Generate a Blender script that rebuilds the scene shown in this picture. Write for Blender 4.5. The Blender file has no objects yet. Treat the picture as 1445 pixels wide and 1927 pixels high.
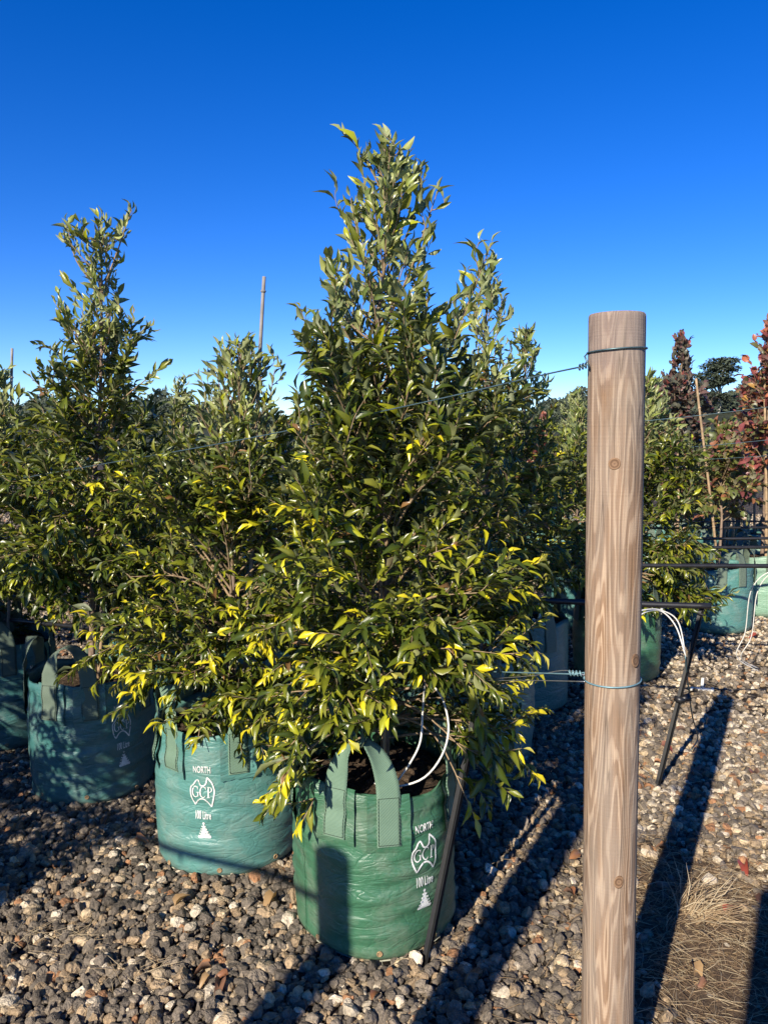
import bpy, math, random
import numpy as np
from mathutils import Matrix, Vector

# ------------------------------------------------------------------ camera, sky, sun, exposure
scene = bpy.context.scene
C = scene.collection
CAM_H = 1.60
PITCH = math.atan((963.5 - 815.0) / 1446.0)
cam_data = bpy.data.cameras.new("camera")
cam = bpy.data.objects.new("camera", cam_data)
C.objects.link(cam)
cam.location = (0, 0, CAM_H)
cam.rotation_euler = (math.pi / 2 - PITCH, 0, 0)
cam_data.sensor_fit = 'HORIZONTAL'
cam_data.sensor_width = 36.0
cam_data.lens = 36.0 * 1446 / 1445
cam_data.clip_start = 0.05
cam_data.clip_end = 3000
scene.camera = cam

SUN_AZ = math.radians(209.0)      # clockwise from +Y: behind the camera, to its left
SUN_EL = math.radians(30.0)
world = bpy.data.worlds.new("World")
scene.world = world
world.use_nodes = True
wn = world.node_tree
sky = wn.nodes.new('ShaderNodeTexSky')
sky.sky_type = 'NISHITA'
sky.sun_disc = False
sky.sun_elevation = SUN_EL
sky.sun_rotation = SUN_AZ
sky.altitude = 0
sky.air_density = 0.75
sky.dust_density = 0.0
sky.ozone_density = 5.0
hsv = wn.nodes.new('ShaderNodeHueSaturation')
hsv.inputs['Hue'].default_value = 0.517
hsv.inputs['Saturation'].default_value = 1.29
wn.links.new(sky.outputs[0], hsv.inputs['Color'])
wn.links.new(hsv.outputs[0], wn.nodes['Background'].inputs[0])
wn.nodes['Background'].inputs[1].default_value = 0.11

sun_dir = Vector((math.sin(SUN_AZ) * math.cos(SUN_EL), math.cos(SUN_AZ) * math.cos(SUN_EL), math.sin(SUN_EL)))
sun_data = bpy.data.lights.new("sun", 'SUN')
sun_data.energy = 4.8
sun_data.angle = math.radians(0.53)
sun_data.color = (1.0, 0.90, 0.76)
sun = bpy.data.objects.new("sun", sun_data)
C.objects.link(sun)
sun.rotation_euler = (-sun_dir).to_track_quat('-Z', 'Y').to_euler()

scene.view_settings.view_transform = 'Standard'
scene.view_settings.look = 'None'
scene.view_settings.gamma = 1.0
scene.view_settings.exposure = 0.8
scene.render.engine = 'CYCLES'
scene.cycles.use_denoising = True
scene.cycles.max_bounces = 6
scene.cycles.diffuse_bounces = 3
scene.cycles.glossy_bounces = 2
scene.cycles.transmission_bounces = 3
scene.cycles.transparent_max_bounces = 4

# ------------------------------------------------------------------ helpers
_c, _s, _f = math.cos(PITCH), math.sin(PITCH), 1446.0


def at(px, py, y):
    """World point at forward distance y whose direction was read off the photograph."""
    a, b = px - 722.5, py - 963.5
    t = y / (_f * _c - b * _s)
    return np.array([a * t, y, CAM_H - (b * _c + _f * _s) * t])


def on_ground(px, py, z=0.0):
    a, b = px - 722.5, py - 963.5
    t = (CAM_H - z) / (b * _c + _f * _s)
    return np.array([a * t, (_f * _c - b * _s) * t, z])


def norm(v):
    v = np.asarray(v, float)
    return v / (np.linalg.norm(v, axis=-1, keepdims=True) + 1e-12)


def mesh_np(name, V, F, mat=None, cols=None, smooth=True):
    """V (n,3); F: an array (m,k) or a list of such arrays; cols (n,3) per vertex."""
    if isinstance(F, np.ndarray):
        F = [F]
    F = [np.asarray(f, np.int32) for f in F if len(f)]
    me = bpy.data.meshes.new(name)
    V = np.asarray(V, np.float32)
    me.vertices.add(len(V))
    me.vertices.foreach_set("co", V.ravel())
    loops = np.concatenate([f.ravel() for f in F])
    totals = np.concatenate([np.full(len(f), f.shape[1], np.int32) for f in F])
    starts = np.concatenate([[0], np.cumsum(totals)[:-1]]).astype(np.int32)
    me.loops.add(len(loops))
    me.loops.foreach_set("vertex_index", loops)
    me.polygons.add(len(totals))
    me.polygons.foreach_set("loop_start", starts)
    me.polygons.foreach_set("loop_total", totals)
    me.polygons.foreach_set("use_smooth", np.full(len(totals), smooth, bool))
    me.update(calc_edges=True)
    me.validate()
    if cols is not None:
        ca = me.color_attributes.new("col", 'FLOAT_COLOR', 'POINT')
        cc = np.ones((len(V), 4), np.float32)
        cc[:, :3] = cols
        ca.data.foreach_set("color", cc.ravel())
    if mat:
        me.materials.append(mat)
    return me


def link(name, data, parent=None, loc=None):
    o = bpy.data.objects.new(name, data)
    C.objects.link(o)
    if parent is not None:
        o.parent = parent
    if loc is not None:
        o.location = loc
    return o


def tag(o, label=None, cat=None, group=None, kind=None):
    if label:
        o["label"] = label
    if cat:
        o["category"] = cat
    if group:
        o["group"] = group
    if kind:
        o["kind"] = kind
    return o


def thing(name, label, cat, loc=(0, 0, 0), rz=0.0, group=None):
    o = link(name, None, None, loc)
    o.rotation_euler = (0, 0, rz)
    return tag(o, label, cat, group)


class MB:
    """Collects tubes, ribbons and boxes into one mesh."""

    def __init__(self):
        self.V, self.Q, self.T, self.n = [], [], [], 0
        self.col = []

    def add(self, V, quads=None, tris=None, col=None):
        V = np.asarray(V, float).reshape(-1, 3)
        if quads is not None and len(quads):
            self.Q.append(np.asarray(quads) + self.n)
        if tris is not None and len(tris):
            self.T.append(np.asarray(tris) + self.n)
        self.V.append(V)
        self.col.append(np.tile(np.asarray(col if col is not None else (1, 1, 1), float), (len(V), 1)))
        self.n += len(V)

    def tube(self, P, r, seg=6, caps=True, col=None):
        P = np.asarray(P, float)
        n = len(P)
        r = np.full(n, r, float) if np.isscalar(r) else np.asarray(r, float)
        t = norm(np.gradient(P, axis=0))
        ref = np.array([0, 0, 1.0]) if abs(t[0][2]) < 0.9 else np.array([1.0, 0, 0])
        u = np.zeros_like(P)
        u[0] = norm(np.cross(t[0], ref))
        for i in range(1, n):
            v = u[i - 1] - t[i] * np.dot(u[i - 1], t[i])
            u[i] = norm(v)
        w = np.cross(t, u)
        a = np.linspace(0, 2 * math.pi, seg, endpoint=False)
        V = P[:, None] + r[:, None, None] * (np.cos(a)[None, :, None] * u[:, None] + np.sin(a)[None, :, None] * w[:, None])
        i, j = np.meshgrid(np.arange(n - 1), np.arange(seg), indexing='ij')
        q = np.stack([i * seg + j, i * seg + (j + 1) % seg, (i + 1) * seg + (j + 1) % seg, (i + 1) * seg + j], -1).reshape(-1, 4)
        V = V.reshape(-1, 3)
        tr = []
        if caps:
            V = np.concatenate([V, P[:1], P[-1:]])
            for j in range(seg):
                tr.append((n * seg, (j + 1) % seg, j))
                tr.append((n * seg + 1, (n - 1) * seg + j, (n - 1) * seg + (j + 1) % seg))
        self.add(V, q, tr, col)

    def grid(self, G, col=None, closed_u=False):
        """G (nu, nv, 3) grid of points."""
        nu, nv = G.shape[:2]
        ni = nu if closed_u else nu - 1
        i, j = np.meshgrid(np.arange(ni), np.arange(nv - 1), indexing='ij')
        q = np.stack([i * nv + j, ((i + 1) % nu) * nv + j, ((i + 1) % nu) * nv + j + 1, i * nv + j + 1], -1).reshape(-1, 4)
        self.add(G.reshape(-1, 3), q, None, col)

    def box(self, c, sx, sy, sz, R=None, col=None):
        v = np.array([(x, y, z) for x in (-1, 1) for y in (-1, 1) for z in (-1, 1)], float) * np.array([sx, sy, sz]) / 2
        if R is not None:
            v = v @ np.asarray(R).T
        self.add(v + np.asarray(c), [(0, 1, 3, 2), (4, 6, 7, 5), (0, 4, 5, 1), (2, 3, 7, 6), (0, 2, 6, 4), (1, 5, 7, 3)], None, col)

    def mesh(self, name, mat=None, smooth=True, cols=False):
        V = np.concatenate(self.V)
        F = []
        if self.Q:
            F.append(np.concatenate(self.Q))
        if self.T:
            F.append(np.concatenate(self.T))
        return mesh_np(name, V, F, mat, np.concatenate(self.col) if cols else None, smooth)

    def build(self, name, mat, parent=None, smooth=True, cols=False, loc=None):
        return link(name, self.mesh(name, mat, smooth, cols), parent, loc)


def spline(pts, n=24):
    """Catmull-Rom through the points."""
    P = np.asarray(pts, float)
    P = np.concatenate([[2 * P[0] - P[1]], P, [2 * P[-1] - P[-2]]])
    m = len(P) - 3
    out = []
    for k in range(n + 1):
        x = k / n * m
        i = min(int(x), m - 1)
        t = x - i
        a, b, c, d = P[i:i + 4]
        out.append(0.5 * (2 * b + (c - a) * t + (2 * a - 5 * b + 4 * c - d) * t * t + (3 * b - a - 3 * c + d) * t ** 3))
    return np.array(out)


# ------------------------------------------------------------------ materials
class N:
    def __init__(self, name):
        self.m = bpy.data.materials.new(name)
        self.m.use_nodes = True
        self.t = self.m.node_tree
        self.b = self.t.nodes['Principled BSDF']
        self.out = self.t.nodes['Material Output']

    def n(self, typ, **kw):
        nd = self.t.nodes.new(typ)
        for k, v in kw.items():
            setattr(nd, k, v)
        return nd

    def l(self, a, b):
        self.t.links.new(a, b)

    def noise(self, scale=5, detail=3, vec=None, rough=0.5, dist=0.0):
        nd = self.n('ShaderNodeTexNoise')
        nd.inputs['Scale'].default_value = scale
        nd.inputs['Detail'].default_value = detail
        nd.inputs['Roughness'].default_value = rough
        nd.inputs['Distortion'].default_value = dist
        if vec is not None:
            self.l(vec, nd.inputs['Vector'])
        return nd.outputs['Fac']

    def coords(self, scale=(1, 1, 1), kind='Object'):
        tc = self.n('ShaderNodeTexCoord')
        mp = self.n('ShaderNodeMapping')
        mp.inputs['Scale'].default_value = scale
        self.l(tc.outputs[kind], mp.inputs['Vector'])
        return mp.outputs[0]

    def ramp(self, fac, stops, interp='LINEAR'):
        r = self.n('ShaderNodeValToRGB')
        r.color_ramp.interpolation = interp
        el = r.color_ramp.elements
        while len(el) < len(stops):
            el.new(0.5)
        for e, (p, c) in zip(el, stops):
            e.position = p
            e.color = (*c, 1) if len(c) == 3 else c
        self.l(fac, r.inputs[0])
        return r.outputs[0]

    def math(self, op, a, b=None):
        m = self.n('ShaderNodeMath', operation=op)
        for i, x in enumerate((a, b)):
            if x is None:
                continue
            if isinstance(x, (int, float)):
                m.inputs[i].default_value = x
            else:
                self.l(x, m.inputs[i])
        return m.outputs[0]

    def mix(self, fac, a, b, mode='MIX'):
        m = self.n('ShaderNodeMix', data_type='RGBA', blend_type=mode)
        for s, x in ((0, fac), (6, a), (7, b)):
            if isinstance(x, (int, float)):
                m.inputs[s].default_value = x
            elif isinstance(x, tuple):
                m.inputs[s].default_value = (*x, 1)
            else:
                self.l(x, m.inputs[s])
        return m.outputs[2]

    def bump(self, h, strength=0.4, dist=0.005, normal=None):
        b = self.n('ShaderNodeBump')
        b.inputs['Strength'].default_value = strength
        b.inputs['Distance'].default_value = dist
        self.l(h, b.inputs['Height'])
        if normal is not None:
            self.l(normal, b.inputs['Normal'])
        return b.outputs[0]

    def attr(self, name, kind='GEOMETRY'):
        a = self.n('ShaderNodeAttribute', attribute_name=name, attribute_type=kind)
        return a.outputs['Color']

    def set(self, base=None, rough=None, normal=None, spec=None, metal=None):
        for k, v in (('Base Color', base), ('Roughness', rough), ('Normal', normal), ('Specular IOR Level', spec), ('Metallic', metal)):
            if v is None:
                continue
            if isinstance(v, tuple):
                self.b.inputs[k].default_value = (*v, 1)
            elif isinstance(v, (int, float)):
                self.b.inputs[k].default_value = v
            else:
                self.l(v, self.b.inputs[k])
        return self.m


M = {}


def leaf_material(name, under, trans=0.22, rough=0.34):
    k = N(name)
    col = k.attr('col')
    n1 = k.noise(60, 2, k.coords())
    col = k.mix(0.35, col, k.ramp(n1, [(0.3, (0.45, 0.5, 0.45)), (0.7, (1.0, 1.0, 1.0))]), 'MULTIPLY')
    geo = k.n('ShaderNodeNewGeometry')
    pale = k.mix(0.55, k.mix(0.5, col, (1.6, 1.6, 1.9), 'MULTIPLY'), under)
    face = k.mix(geo.outputs['Backfacing'], col, pale)
    rg = k.math('ADD', rough, k.math('MULTIPLY', geo.outputs['Backfacing'], 0.25))
    k.set(face, rg, k.bump(k.noise(180, 2, k.coords()), 0.15, 0.002), 0.42)
    tr = k.n('ShaderNodeBsdfTranslucent')
    k.l(k.mix(0.5, col, (1.5, 1.45, 0.5), 'MULTIPLY'), tr.inputs['Color'])
    mx = k.n('ShaderNodeMixShader')
    mx.inputs[0].default_value = trans
    k.l(k.b.outputs[0], mx.inputs[1])
    k.l(tr.outputs[0], mx.inputs[2])
    k.l(mx.outputs[0], k.out.inputs[0])
    return k.m


M['leaf'] = leaf_material('leaf', (0.21, 0.23, 0.135), 0.20, 0.27)
M['pear_leaf'] = leaf_material('pear_leaf', (0.22, 0.17, 0.13), 0.2, 0.4)
M['gum_leaf'] = leaf_material('gum_leaf', (0.08, 0.095, 0.075), 0.1, 0.6)


def bark_material(name, c1, c2):
    k = N(name)
    v = k.coords((30, 30, 6))
    n1 = k.noise(3, 4, v)
    return k.set(k.ramp(n1, [(0.3, c1), (0.7, c2)]), 0.85, k.bump(n1, 0.5, 0.003), 0.2)


M['bark'] = bark_material('bark', (0.12, 0.085, 0.06), (0.30, 0.22, 0.16))
M['twig'] = bark_material('twig', (0.16, 0.11, 0.06), (0.34, 0.25, 0.15))
M['gum_bark'] = bark_material('gum_bark', (0.25, 0.23, 0.2), (0.5, 0.47, 0.42))


def bag_material(name, c):
    k = N(name)
    v = k.coords()
    big = k.noise(4, 3, v)
    wr = k.noise(6, 4, k.coords((1, 1, 4.5)), 0.5, 0.8)
    fold = k.noise(22, 3, k.coords((1, 1, 3.2)), 0.5, 1.2)
    dust = k.noise(9, 6, k.coords((1, 1, 1)), 0.7)
    tc = k.n('ShaderNodeTexCoord')
    sep = k.n('ShaderNodeSeparateXYZ')
    k.l(tc.outputs['Object'], sep.inputs[0])
    ang = k.math('ARCTAN2', sep.outputs[0], sep.outputs[1])
    wx = k.math('SINE', k.math('MULTIPLY', ang, 380.0))
    wz = k.math('SINE', k.math('MULTIPLY', sep.outputs[2], 1500.0))
    weave = k.math('MULTIPLY', wx, wz)
    base = k.mix(k.ramp(big, [(0.35, (0, 0, 0)), (0.7, (0.45, 0.45, 0.45))]), c, tuple(x * 0.72 for x in c))
    base = k.mix(k.ramp(dust, [(0.48, (0, 0, 0)), (0.75, (0.30, 0.30, 0.30))]), base, (0.34, 0.33, 0.27))
    # splash-back dirt: soil thrown up by rain round the foot of the bag
    foot = k.math('MULTIPLY', k.math('SUBTRACT', 1.0, k.math('MULTIPLY', sep.outputs[2], 9.0)), k.noise(16, 4, v))
    base = k.mix(k.ramp(foot, [(0.22, (0, 0, 0)), (0.6, (0.5, 0.5, 0.5))]), base, (0.16, 0.14, 0.10))
    cr = k.noise(5, 2, k.coords((1, 1, 2.6)), 0.45, 1.6)
    crease = k.math('MULTIPLY', k.math('MINIMUM', k.math('ABSOLUTE', k.math('SUBTRACT', cr, 0.5)), 0.07), 5.0)
    cr2 = k.noise(13, 2, k.coords((1, 1, 1.7)), 0.45, 1.0)
    crease2 = k.math('MULTIPLY', k.math('MINIMUM', k.math('ABSOLUTE', k.math('SUBTRACT', cr2, 0.5)), 0.05), 3.0)
    h = k.math('ADD', k.math('MULTIPLY', wr, 0.8), k.math('MULTIPLY', fold, 0.30))
    h = k.math('ADD', h, k.math('ADD', crease, crease2))
    nb = k.bump(h, 0.36, 0.012)
    nb = k.bump(weave, 0.25, 0.0006, nb)
    rg = k.ramp(dust, [(0.3, (0.30, 0.30, 0.30)), (0.75, (0.5, 0.5, 0.5))])
    return k.set(base, rg, nb, 0.55)


M['bag_green'] = bag_material('bag_green', (0.046, 0.142, 0.076))
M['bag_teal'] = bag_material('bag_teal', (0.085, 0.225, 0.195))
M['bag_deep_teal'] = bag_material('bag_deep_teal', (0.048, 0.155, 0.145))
M['bag_pale'] = bag_material('bag_pale', (0.20, 0.34, 0.235))


def webbing_material(name, c, dark):
    k = N(name)
    uv = k.n('ShaderNodeAttribute', attribute_name='col')
    sep = k.n('ShaderNodeSeparateColor')
    k.l(uv.outputs['Color'], sep.inputs[0])
    d = k.math('ADD', k.math('MULTIPLY', sep.outputs[0], 62.0), k.math('MULTIPLY', sep.outputs[1], 300.0))
    s1 = k.math('SINE', d)
    n1 = k.noise(40, 3, k.coords())
    s = k.math('ADD', s1, k.math('MULTIPLY', n1, 0.8))
    base = k.mix(k.ramp(s, [(0.0, (0, 0, 0)), (0.55, (0.9, 0.9, 0.9))]), dark, c)
    return k.set(base, 0.7, k.bump(s, 0.4, 0.001), 0.3)


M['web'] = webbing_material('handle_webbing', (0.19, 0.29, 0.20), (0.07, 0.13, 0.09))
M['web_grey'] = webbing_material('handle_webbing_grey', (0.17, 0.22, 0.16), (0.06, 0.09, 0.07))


def simple(name, c, rough=0.5, spec=0.5, var=0.25, scale=20, metal=0.0, bump=0.2):
    k = N(name)
    n1 = k.noise(scale, 4, k.coords())
    base = k.mix(k.ramp(n1, [(0.3, (0, 0, 0)), (0.75, (1, 1, 1))]), tuple(x * (1 - var) for x in c), tuple(min(1, x * (1 + var)) for x in c))
    return k.set(base, rough, k.bump(n1, bump, 0.002), spec, metal)


M['print'] = simple('white_print', (0.72, 0.74, 0.70), 0.6, 0.3, 0.12, 60)
def worn_print():
    k = N('worn_white_print')
    n1 = k.noise(90, 5, k.coords(), 0.7)
    k.set(k.ramp(k.noise(25, 3, k.coords()), [(0.3, (0.55, 0.57, 0.52)), (0.7, (0.74, 0.75, 0.71))]), 0.6, None, 0.3)
    tr = k.n('ShaderNodeBsdfTransparent')
    mx = k.n('ShaderNodeMixShader')
    k.l(k.ramp(n1, [(0.56, (0, 0, 0)), (0.66, (0.85, 0.85, 0.85))]), mx.inputs[0])
    k.l(k.b.outputs[0], mx.inputs[1])
    k.l(tr.outputs[0], mx.inputs[2])
    k.l(mx.outputs[0], k.out.inputs[0])
    return k.m


M['print'] = worn_print()
M['stitch'] = simple('stitch', (0.02, 0.03, 0.025), 0.8, 0.2)
M['thread'] = simple('pale_thread', (0.42, 0.42, 0.32), 0.8, 0.2)
M['eyelet'] = simple('eyelet', (0.30, 0.20, 0.10), 0.7, 0.3, 0.4, 300)
M['poly'] = simple('black_poly_pipe', (0.014, 0.014, 0.015), 0.42, 0.5, 0.4, 30)
M['white_tube'] = simple('white_tube', (0.70, 0.69, 0.62), 0.45, 0.5, 0.1, 40)
M['wire'] = simple('wire', (0.10, 0.16, 0.17), 0.42, 0.5, 0.3, 40, 0.6)
M['wire_blue'] = simple('wire_blue', (0.17, 0.30, 0.33), 0.45, 0.5, 0.2, 40, 0.3)
M['wire_bright'] = simple('wire_bright', (0.5, 0.5, 0.48), 0.35, 0.5, 0.2, 40, 0.8)
M['bamboo'] = simple('bamboo', (0.36, 0.25, 0.14), 0.6, 0.3, 0.3, 25)
M['bamboo_grey'] = simple('bamboo_grey', (0.25, 0.23, 0.21), 0.7, 0.3, 0.35, 25)
M['steel_dark'] = simple('dark_picket', (0.009, 0.009, 0.009), 0.5, 0.35, 0.4, 30)
M['strap'] = simple('black_strap', (0.02, 0.02, 0.02), 0.6, 0.3)


def soil_material():
    k = N('potting_mix')
    v = k.coords()
    n1 = k.noise(60, 6, v, 0.7)
    n2 = k.noise(220, 3, v)
    base = k.ramp(k.math('ADD', k.math('MULTIPLY', n1, 0.6), k.math('MULTIPLY', n2, 0.4)),
                  [(0.35, (0.018, 0.012, 0.008)), (0.55, (0.07, 0.048, 0.03)), (0.72, (0.24, 0.18, 0.12))])
    return k.set(base, 0.95, k.bump(n1, 1.0, 0.02), 0.2)


M['soil'] = soil_material()


def ground_material():
    k = N('ground')
    v = k.coords(kind='Object')
    n1 = k.noise(0.35, 3, v)
    n2 = k.noise(30, 5, v, 0.7)
    vo = k.n('ShaderNodeTexVoronoi')
    vo.inputs['Scale'].default_value = 32
    k.l(v, vo.inputs['Vector'])
    stone = k.ramp(k.n_sep(vo.outputs['Color']), [(0.0, (0.035, 0.032, 0.028)), (0.45, (0.10, 0.09, 0.078)), (0.65, (0.2, 0.16, 0.11)), (0.85, (0.36, 0.30, 0.22)), (1.0, (0.25, 0.15, 0.1))])
    crack = k.ramp(vo.outputs['Distance'], [(0.25, (1, 1, 1)), (0.62, (0.1, 0.09, 0.08))])
    st = k.mix(1.0, stone, crack, 'MULTIPLY')
    dirt = k.ramp(n2, [(0.3, (0.045, 0.034, 0.025)), (0.6, (0.10, 0.075, 0.052)), (0.8, (0.17, 0.13, 0.085))])
    base = k.mix(k.ramp(n1, [(0.42, (0.15, 0.15, 0.15)), (0.6, (0.5, 0.5, 0.5))]), st, dirt)
    h = k.math('SUBTRACT', k.math('MULTIPLY', n2, 0.5), vo.outputs['Distance'])
    return k.set(base, 0.95, k.bump(h, 1.0, 0.02), 0.2)


def _n_sep(self, colr):
    s = self.n('ShaderNodeSeparateColor')
    self.l(colr, s.inputs[0])
    return s.outputs[0]


N.n_sep = _n_sep
M['ground'] = ground_material()


def stone_material():
    k = N('stone')
    c = k.attr('col', 'INSTANCER')
    n1 = k.noise(1.4, 4, k.coords(), 0.65)
    base = k.mix(1.0, c, k.ramp(n1, [(0.3, (0.5, 0.5, 0.5)), (0.65, (1.15, 1.12, 1.08))]), 'MULTIPLY')
    return k.set(base, 0.8, k.bump(n1, 0.5, 0.15), 0.3)


M['stone'] = stone_material()


def straw_material():
    k = N('straw')
    return k.set(k.attr('col'), 0.8, None, 0.2)


M['straw'] = straw_material()


def wood_material():
    k = N('weathered_pine')
    tc = k.n('ShaderNodeTexCoord')
    P = tc.outputs['Object']
    # growth-ring contours, cut lengthwise: contour lines of a slow noise stretched along the trunk
    mp = k.n('ShaderNodeMapping')
    mp.inputs['Scale'].default_value = (9.0, 9.0, 0.85)
    mp.inputs['Location'].default_value = (0.3, 1.1, 0.4)
    k.l(P, mp.inputs[0])
    slow = k.noise(1.6, 2, mp.outputs[0], 0.4)
    fine = k.noise(1.0, 5, k.coords((150, 150, 3.5)), 0.65)
    rings = k.math('SINE', k.math('ADD', k.math('MULTIPLY', slow, 120.0), k.math('MULTIPLY', fine, 5.0)))
    blot = k.noise(1.0, 3, k.coords((14, 14, 1.6)), 0.6, 0.8)
    base = k.ramp(rings, [(0.0, (0.25, 0.155, 0.09)), (0.3, (0.335, 0.222, 0.138)), (0.7, (0.395, 0.275, 0.178)), (1.0, (0.415, 0.295, 0.192))])
    base = k.mix(0.75, base, k.ramp(fine, [(0.32, (0.42, 0.40, 0.38)), (0.55, (0.95, 0.95, 0.95)), (0.75, (1.2, 1.2, 1.2))]), 'MULTIPLY')
    base = k.mix(k.ramp(blot, [(0.38, (0.75, 0.75, 0.75)), (0.62, (0, 0, 0))]), base, k.mix(0.5, base, (0.30, 0.28, 0.24)))
    # damp greyed end grain near the sawn top
    sep = k.n('ShaderNodeSeparateXYZ')
    k.l(P, sep.inputs[0])
    top = k.math('ADD', k.math('MULTIPLY', k.math('SUBTRACT', sep.outputs[2], 1.66), 6.0), k.math('SUBTRACT', blot, 0.5))
    base = k.mix(k.ramp(top, [(0.2, (0, 0, 0)), (0.7, (0.6, 0.6, 0.6))]), base, (0.20, 0.165, 0.15))
    crk = k.noise(1.0, 2, k.coords((55, 55, 1.1)), 0.4, 0.3)
    crack = k.ramp(k.math('ABSOLUTE', k.math('SUBTRACT', crk, 0.56)), [(0.0, (1, 1, 1)), (0.012, (0, 0, 0))])
    crack = k.math('MULTIPLY', crack, k.ramp(k.noise(1.0, 2, k.coords((9, 9, 2.2))), [(0.5, (0, 0, 0)), (0.6, (1, 1, 1))]))
    base = k.mix(k.math('MULTIPLY', crack, 0.75), base, (0.06, 0.04, 0.028))
    stain = k.noise(1.0, 4, k.coords((11, 11, 3.0)), 0.65, 1.0)
    base = k.mix(k.ramp(stain, [(0.56, (0, 0, 0)), (0.72, (0.5, 0.5, 0.5))]), base, (0.17, 0.135, 0.10))
    # fine saw marks across the post
    saw = k.noise(1.0, 2, k.coords((4, 4, 260)))
    hh = k.math('ADD', k.math('ADD', k.math('SUBTRACT', k.math('MULTIPLY', fine, 1.2), crack), k.math('MULTIPLY', rings, 0.12)), k.math('MULTIPLY', saw, 0.35))
    return k.set(base, 0.8, k.bump(hh, 0.5, 0.004), 0.25)


M['wood'] = wood_material()


def knot_material():
    k = N('knot')
    v = k.coords()
    w = k.n('ShaderNodeTexWave', wave_type='RINGS', rings_direction='SPHERICAL')
    w.inputs['Scale'].default_value = 42
    w.inputs['Distortion'].default_value = 5.0
    w.inputs['Detail'].default_value = 3.0
    w.inputs['Detail Scale'].default_value = 60.0
    k.l(v, w.inputs['Vector'])
    return k.set(k.ramp(w.outputs['Fac'], [(0.1, (0.11, 0.062, 0.035)), (0.5, (0.19, 0.115, 0.065)), (0.95, (0.25, 0.155, 0.09))]), 0.8, None, 0.2)


M['knot'] = knot_material()
M['grass_far'] = simple('pasture', (0.045, 0.052, 0.03), 0.95, 0.1, 0.3, 0.2)
M['wood_far'] = leaf_material('far_leaf', (0.055, 0.07, 0.05), 0.1, 0.7)

rng = np.random.default_rng(11)
random.seed(5)

# ------------------------------------------------------------------ ground and hills
nx = 81
gx = np.sign(np.linspace(-1, 1, nx)) * np.abs(np.linspace(-1, 1, nx)) ** 3 * 900
gy = np.linspace(0, 1, 81) ** 3 * 1200 - 12
G = np.zeros((nx, 81, 3))
G[..., 0] = gx[:, None]
G[..., 1] = gy[None, :]
mb = MB()
mb.grid(G)
tag(mb.build('ground', M['ground'], smooth=False), kind='structure')


def hill_height(x, y):
    a = np.arctan2(x, y)
    base = np.interp(a, [-0.7, -0.45, -0.3, -0.1, 0.1, 0.25, 0.36, 0.5, 0.7], [5, 6, 5, 3, 4, 6, 8, 9, 10])
    d = np.hypot(x, y)
    return base * np.clip((d - 45) / 130.0, 0, 1) ** 1.3


aa = np.linspace(-0.85, 0.85, 70)
dd = np.linspace(44, 420, 40)
G = np.zeros((70, 40, 3))
G[..., 0] = np.sin(aa)[:, None] * dd[None]
G[..., 1] = np.cos(aa)[:, None] * dd[None]
G[..., 2] = hill_height(G[..., 0], G[..., 1]) - 0.15
mb = MB()
mb.grid(G)
tag(mb.build('hills', M['grass_far']), kind='structure')

# ------------------------------------------------------------------ leaves
# template leaf: x along the blade, y across, z out of the face
_ST = [(0.0, 0.0), (0.27, 0.62), (0.52, 1.0), (0.78, 0.62), (1.0, 0.0)]


def leaf_template(fold=0.35, curl=0.28, detail=True, rnd=False):
    st = _ST if detail else [(0.0, 0.0), (0.45, 1.0), (1.0, 0.0)]
    if rnd:
        st = [(0.0, 0.0), (0.2, 0.85), (0.5, 1.0), (0.8, 0.7), (1.0, 0.0)]
    V, mid = [], []
    rows = []
    for t, w in st:
        zc = -curl * (t ** 2) + 0.06 * math.sin(t * math.pi)
        if w == 0:
            rows.append([len(V)])
            V.append((t, 0, zc))
            mid.append(1)
        else:
            rows.append([len(V), len(V) + 1, len(V) + 2])
            V += [(t, -0.5 * w, zc), (t, 0, zc), (t, 0.5 * w, zc)]
            mid += [0, 1, 0]
    V = np.array(V)
    V[:, 2] += fold * np.abs(V[:, 1]) * 0.8
    T = []
    for a, b in zip(rows[:-1], rows[1:]):
        if len(a) == 1:
            T += [(a[0], b[1], b[0]), (a[0], b[2], b[1])]
        elif len(b) == 1:
            T += [(a[0], a[1], b[0]), (a[1], a[2], b[0])]
        else:
            T += [(a[0], a[1], b[1]), (a[0], b[1], b[0]), (a[1], a[2], b[2]), (a[1], b[2], b[1])]
    # wind so that +z is the face side
    T = [(t[0], t[1], t[2]) for t in T]
    v0, v1, v2 = V[T[2][0]], V[T[2][1]], V[T[2][2]]
    if np.cross(v1 - v0, v2 - v0)[2] < 0:
        T = [(t[0], t[2], t[1]) for t in T]
    fixed = []
    for t in T:
        v0, v1, v2 = V[t[0]], V[t[1]], V[t[2]]
        fixed.append(t if np.cross(v1 - v0, v2 - v0)[2] > 0 else (t[0], t[2], t[1]))
    return V, np.array(fixed), np.array(mid)


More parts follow.
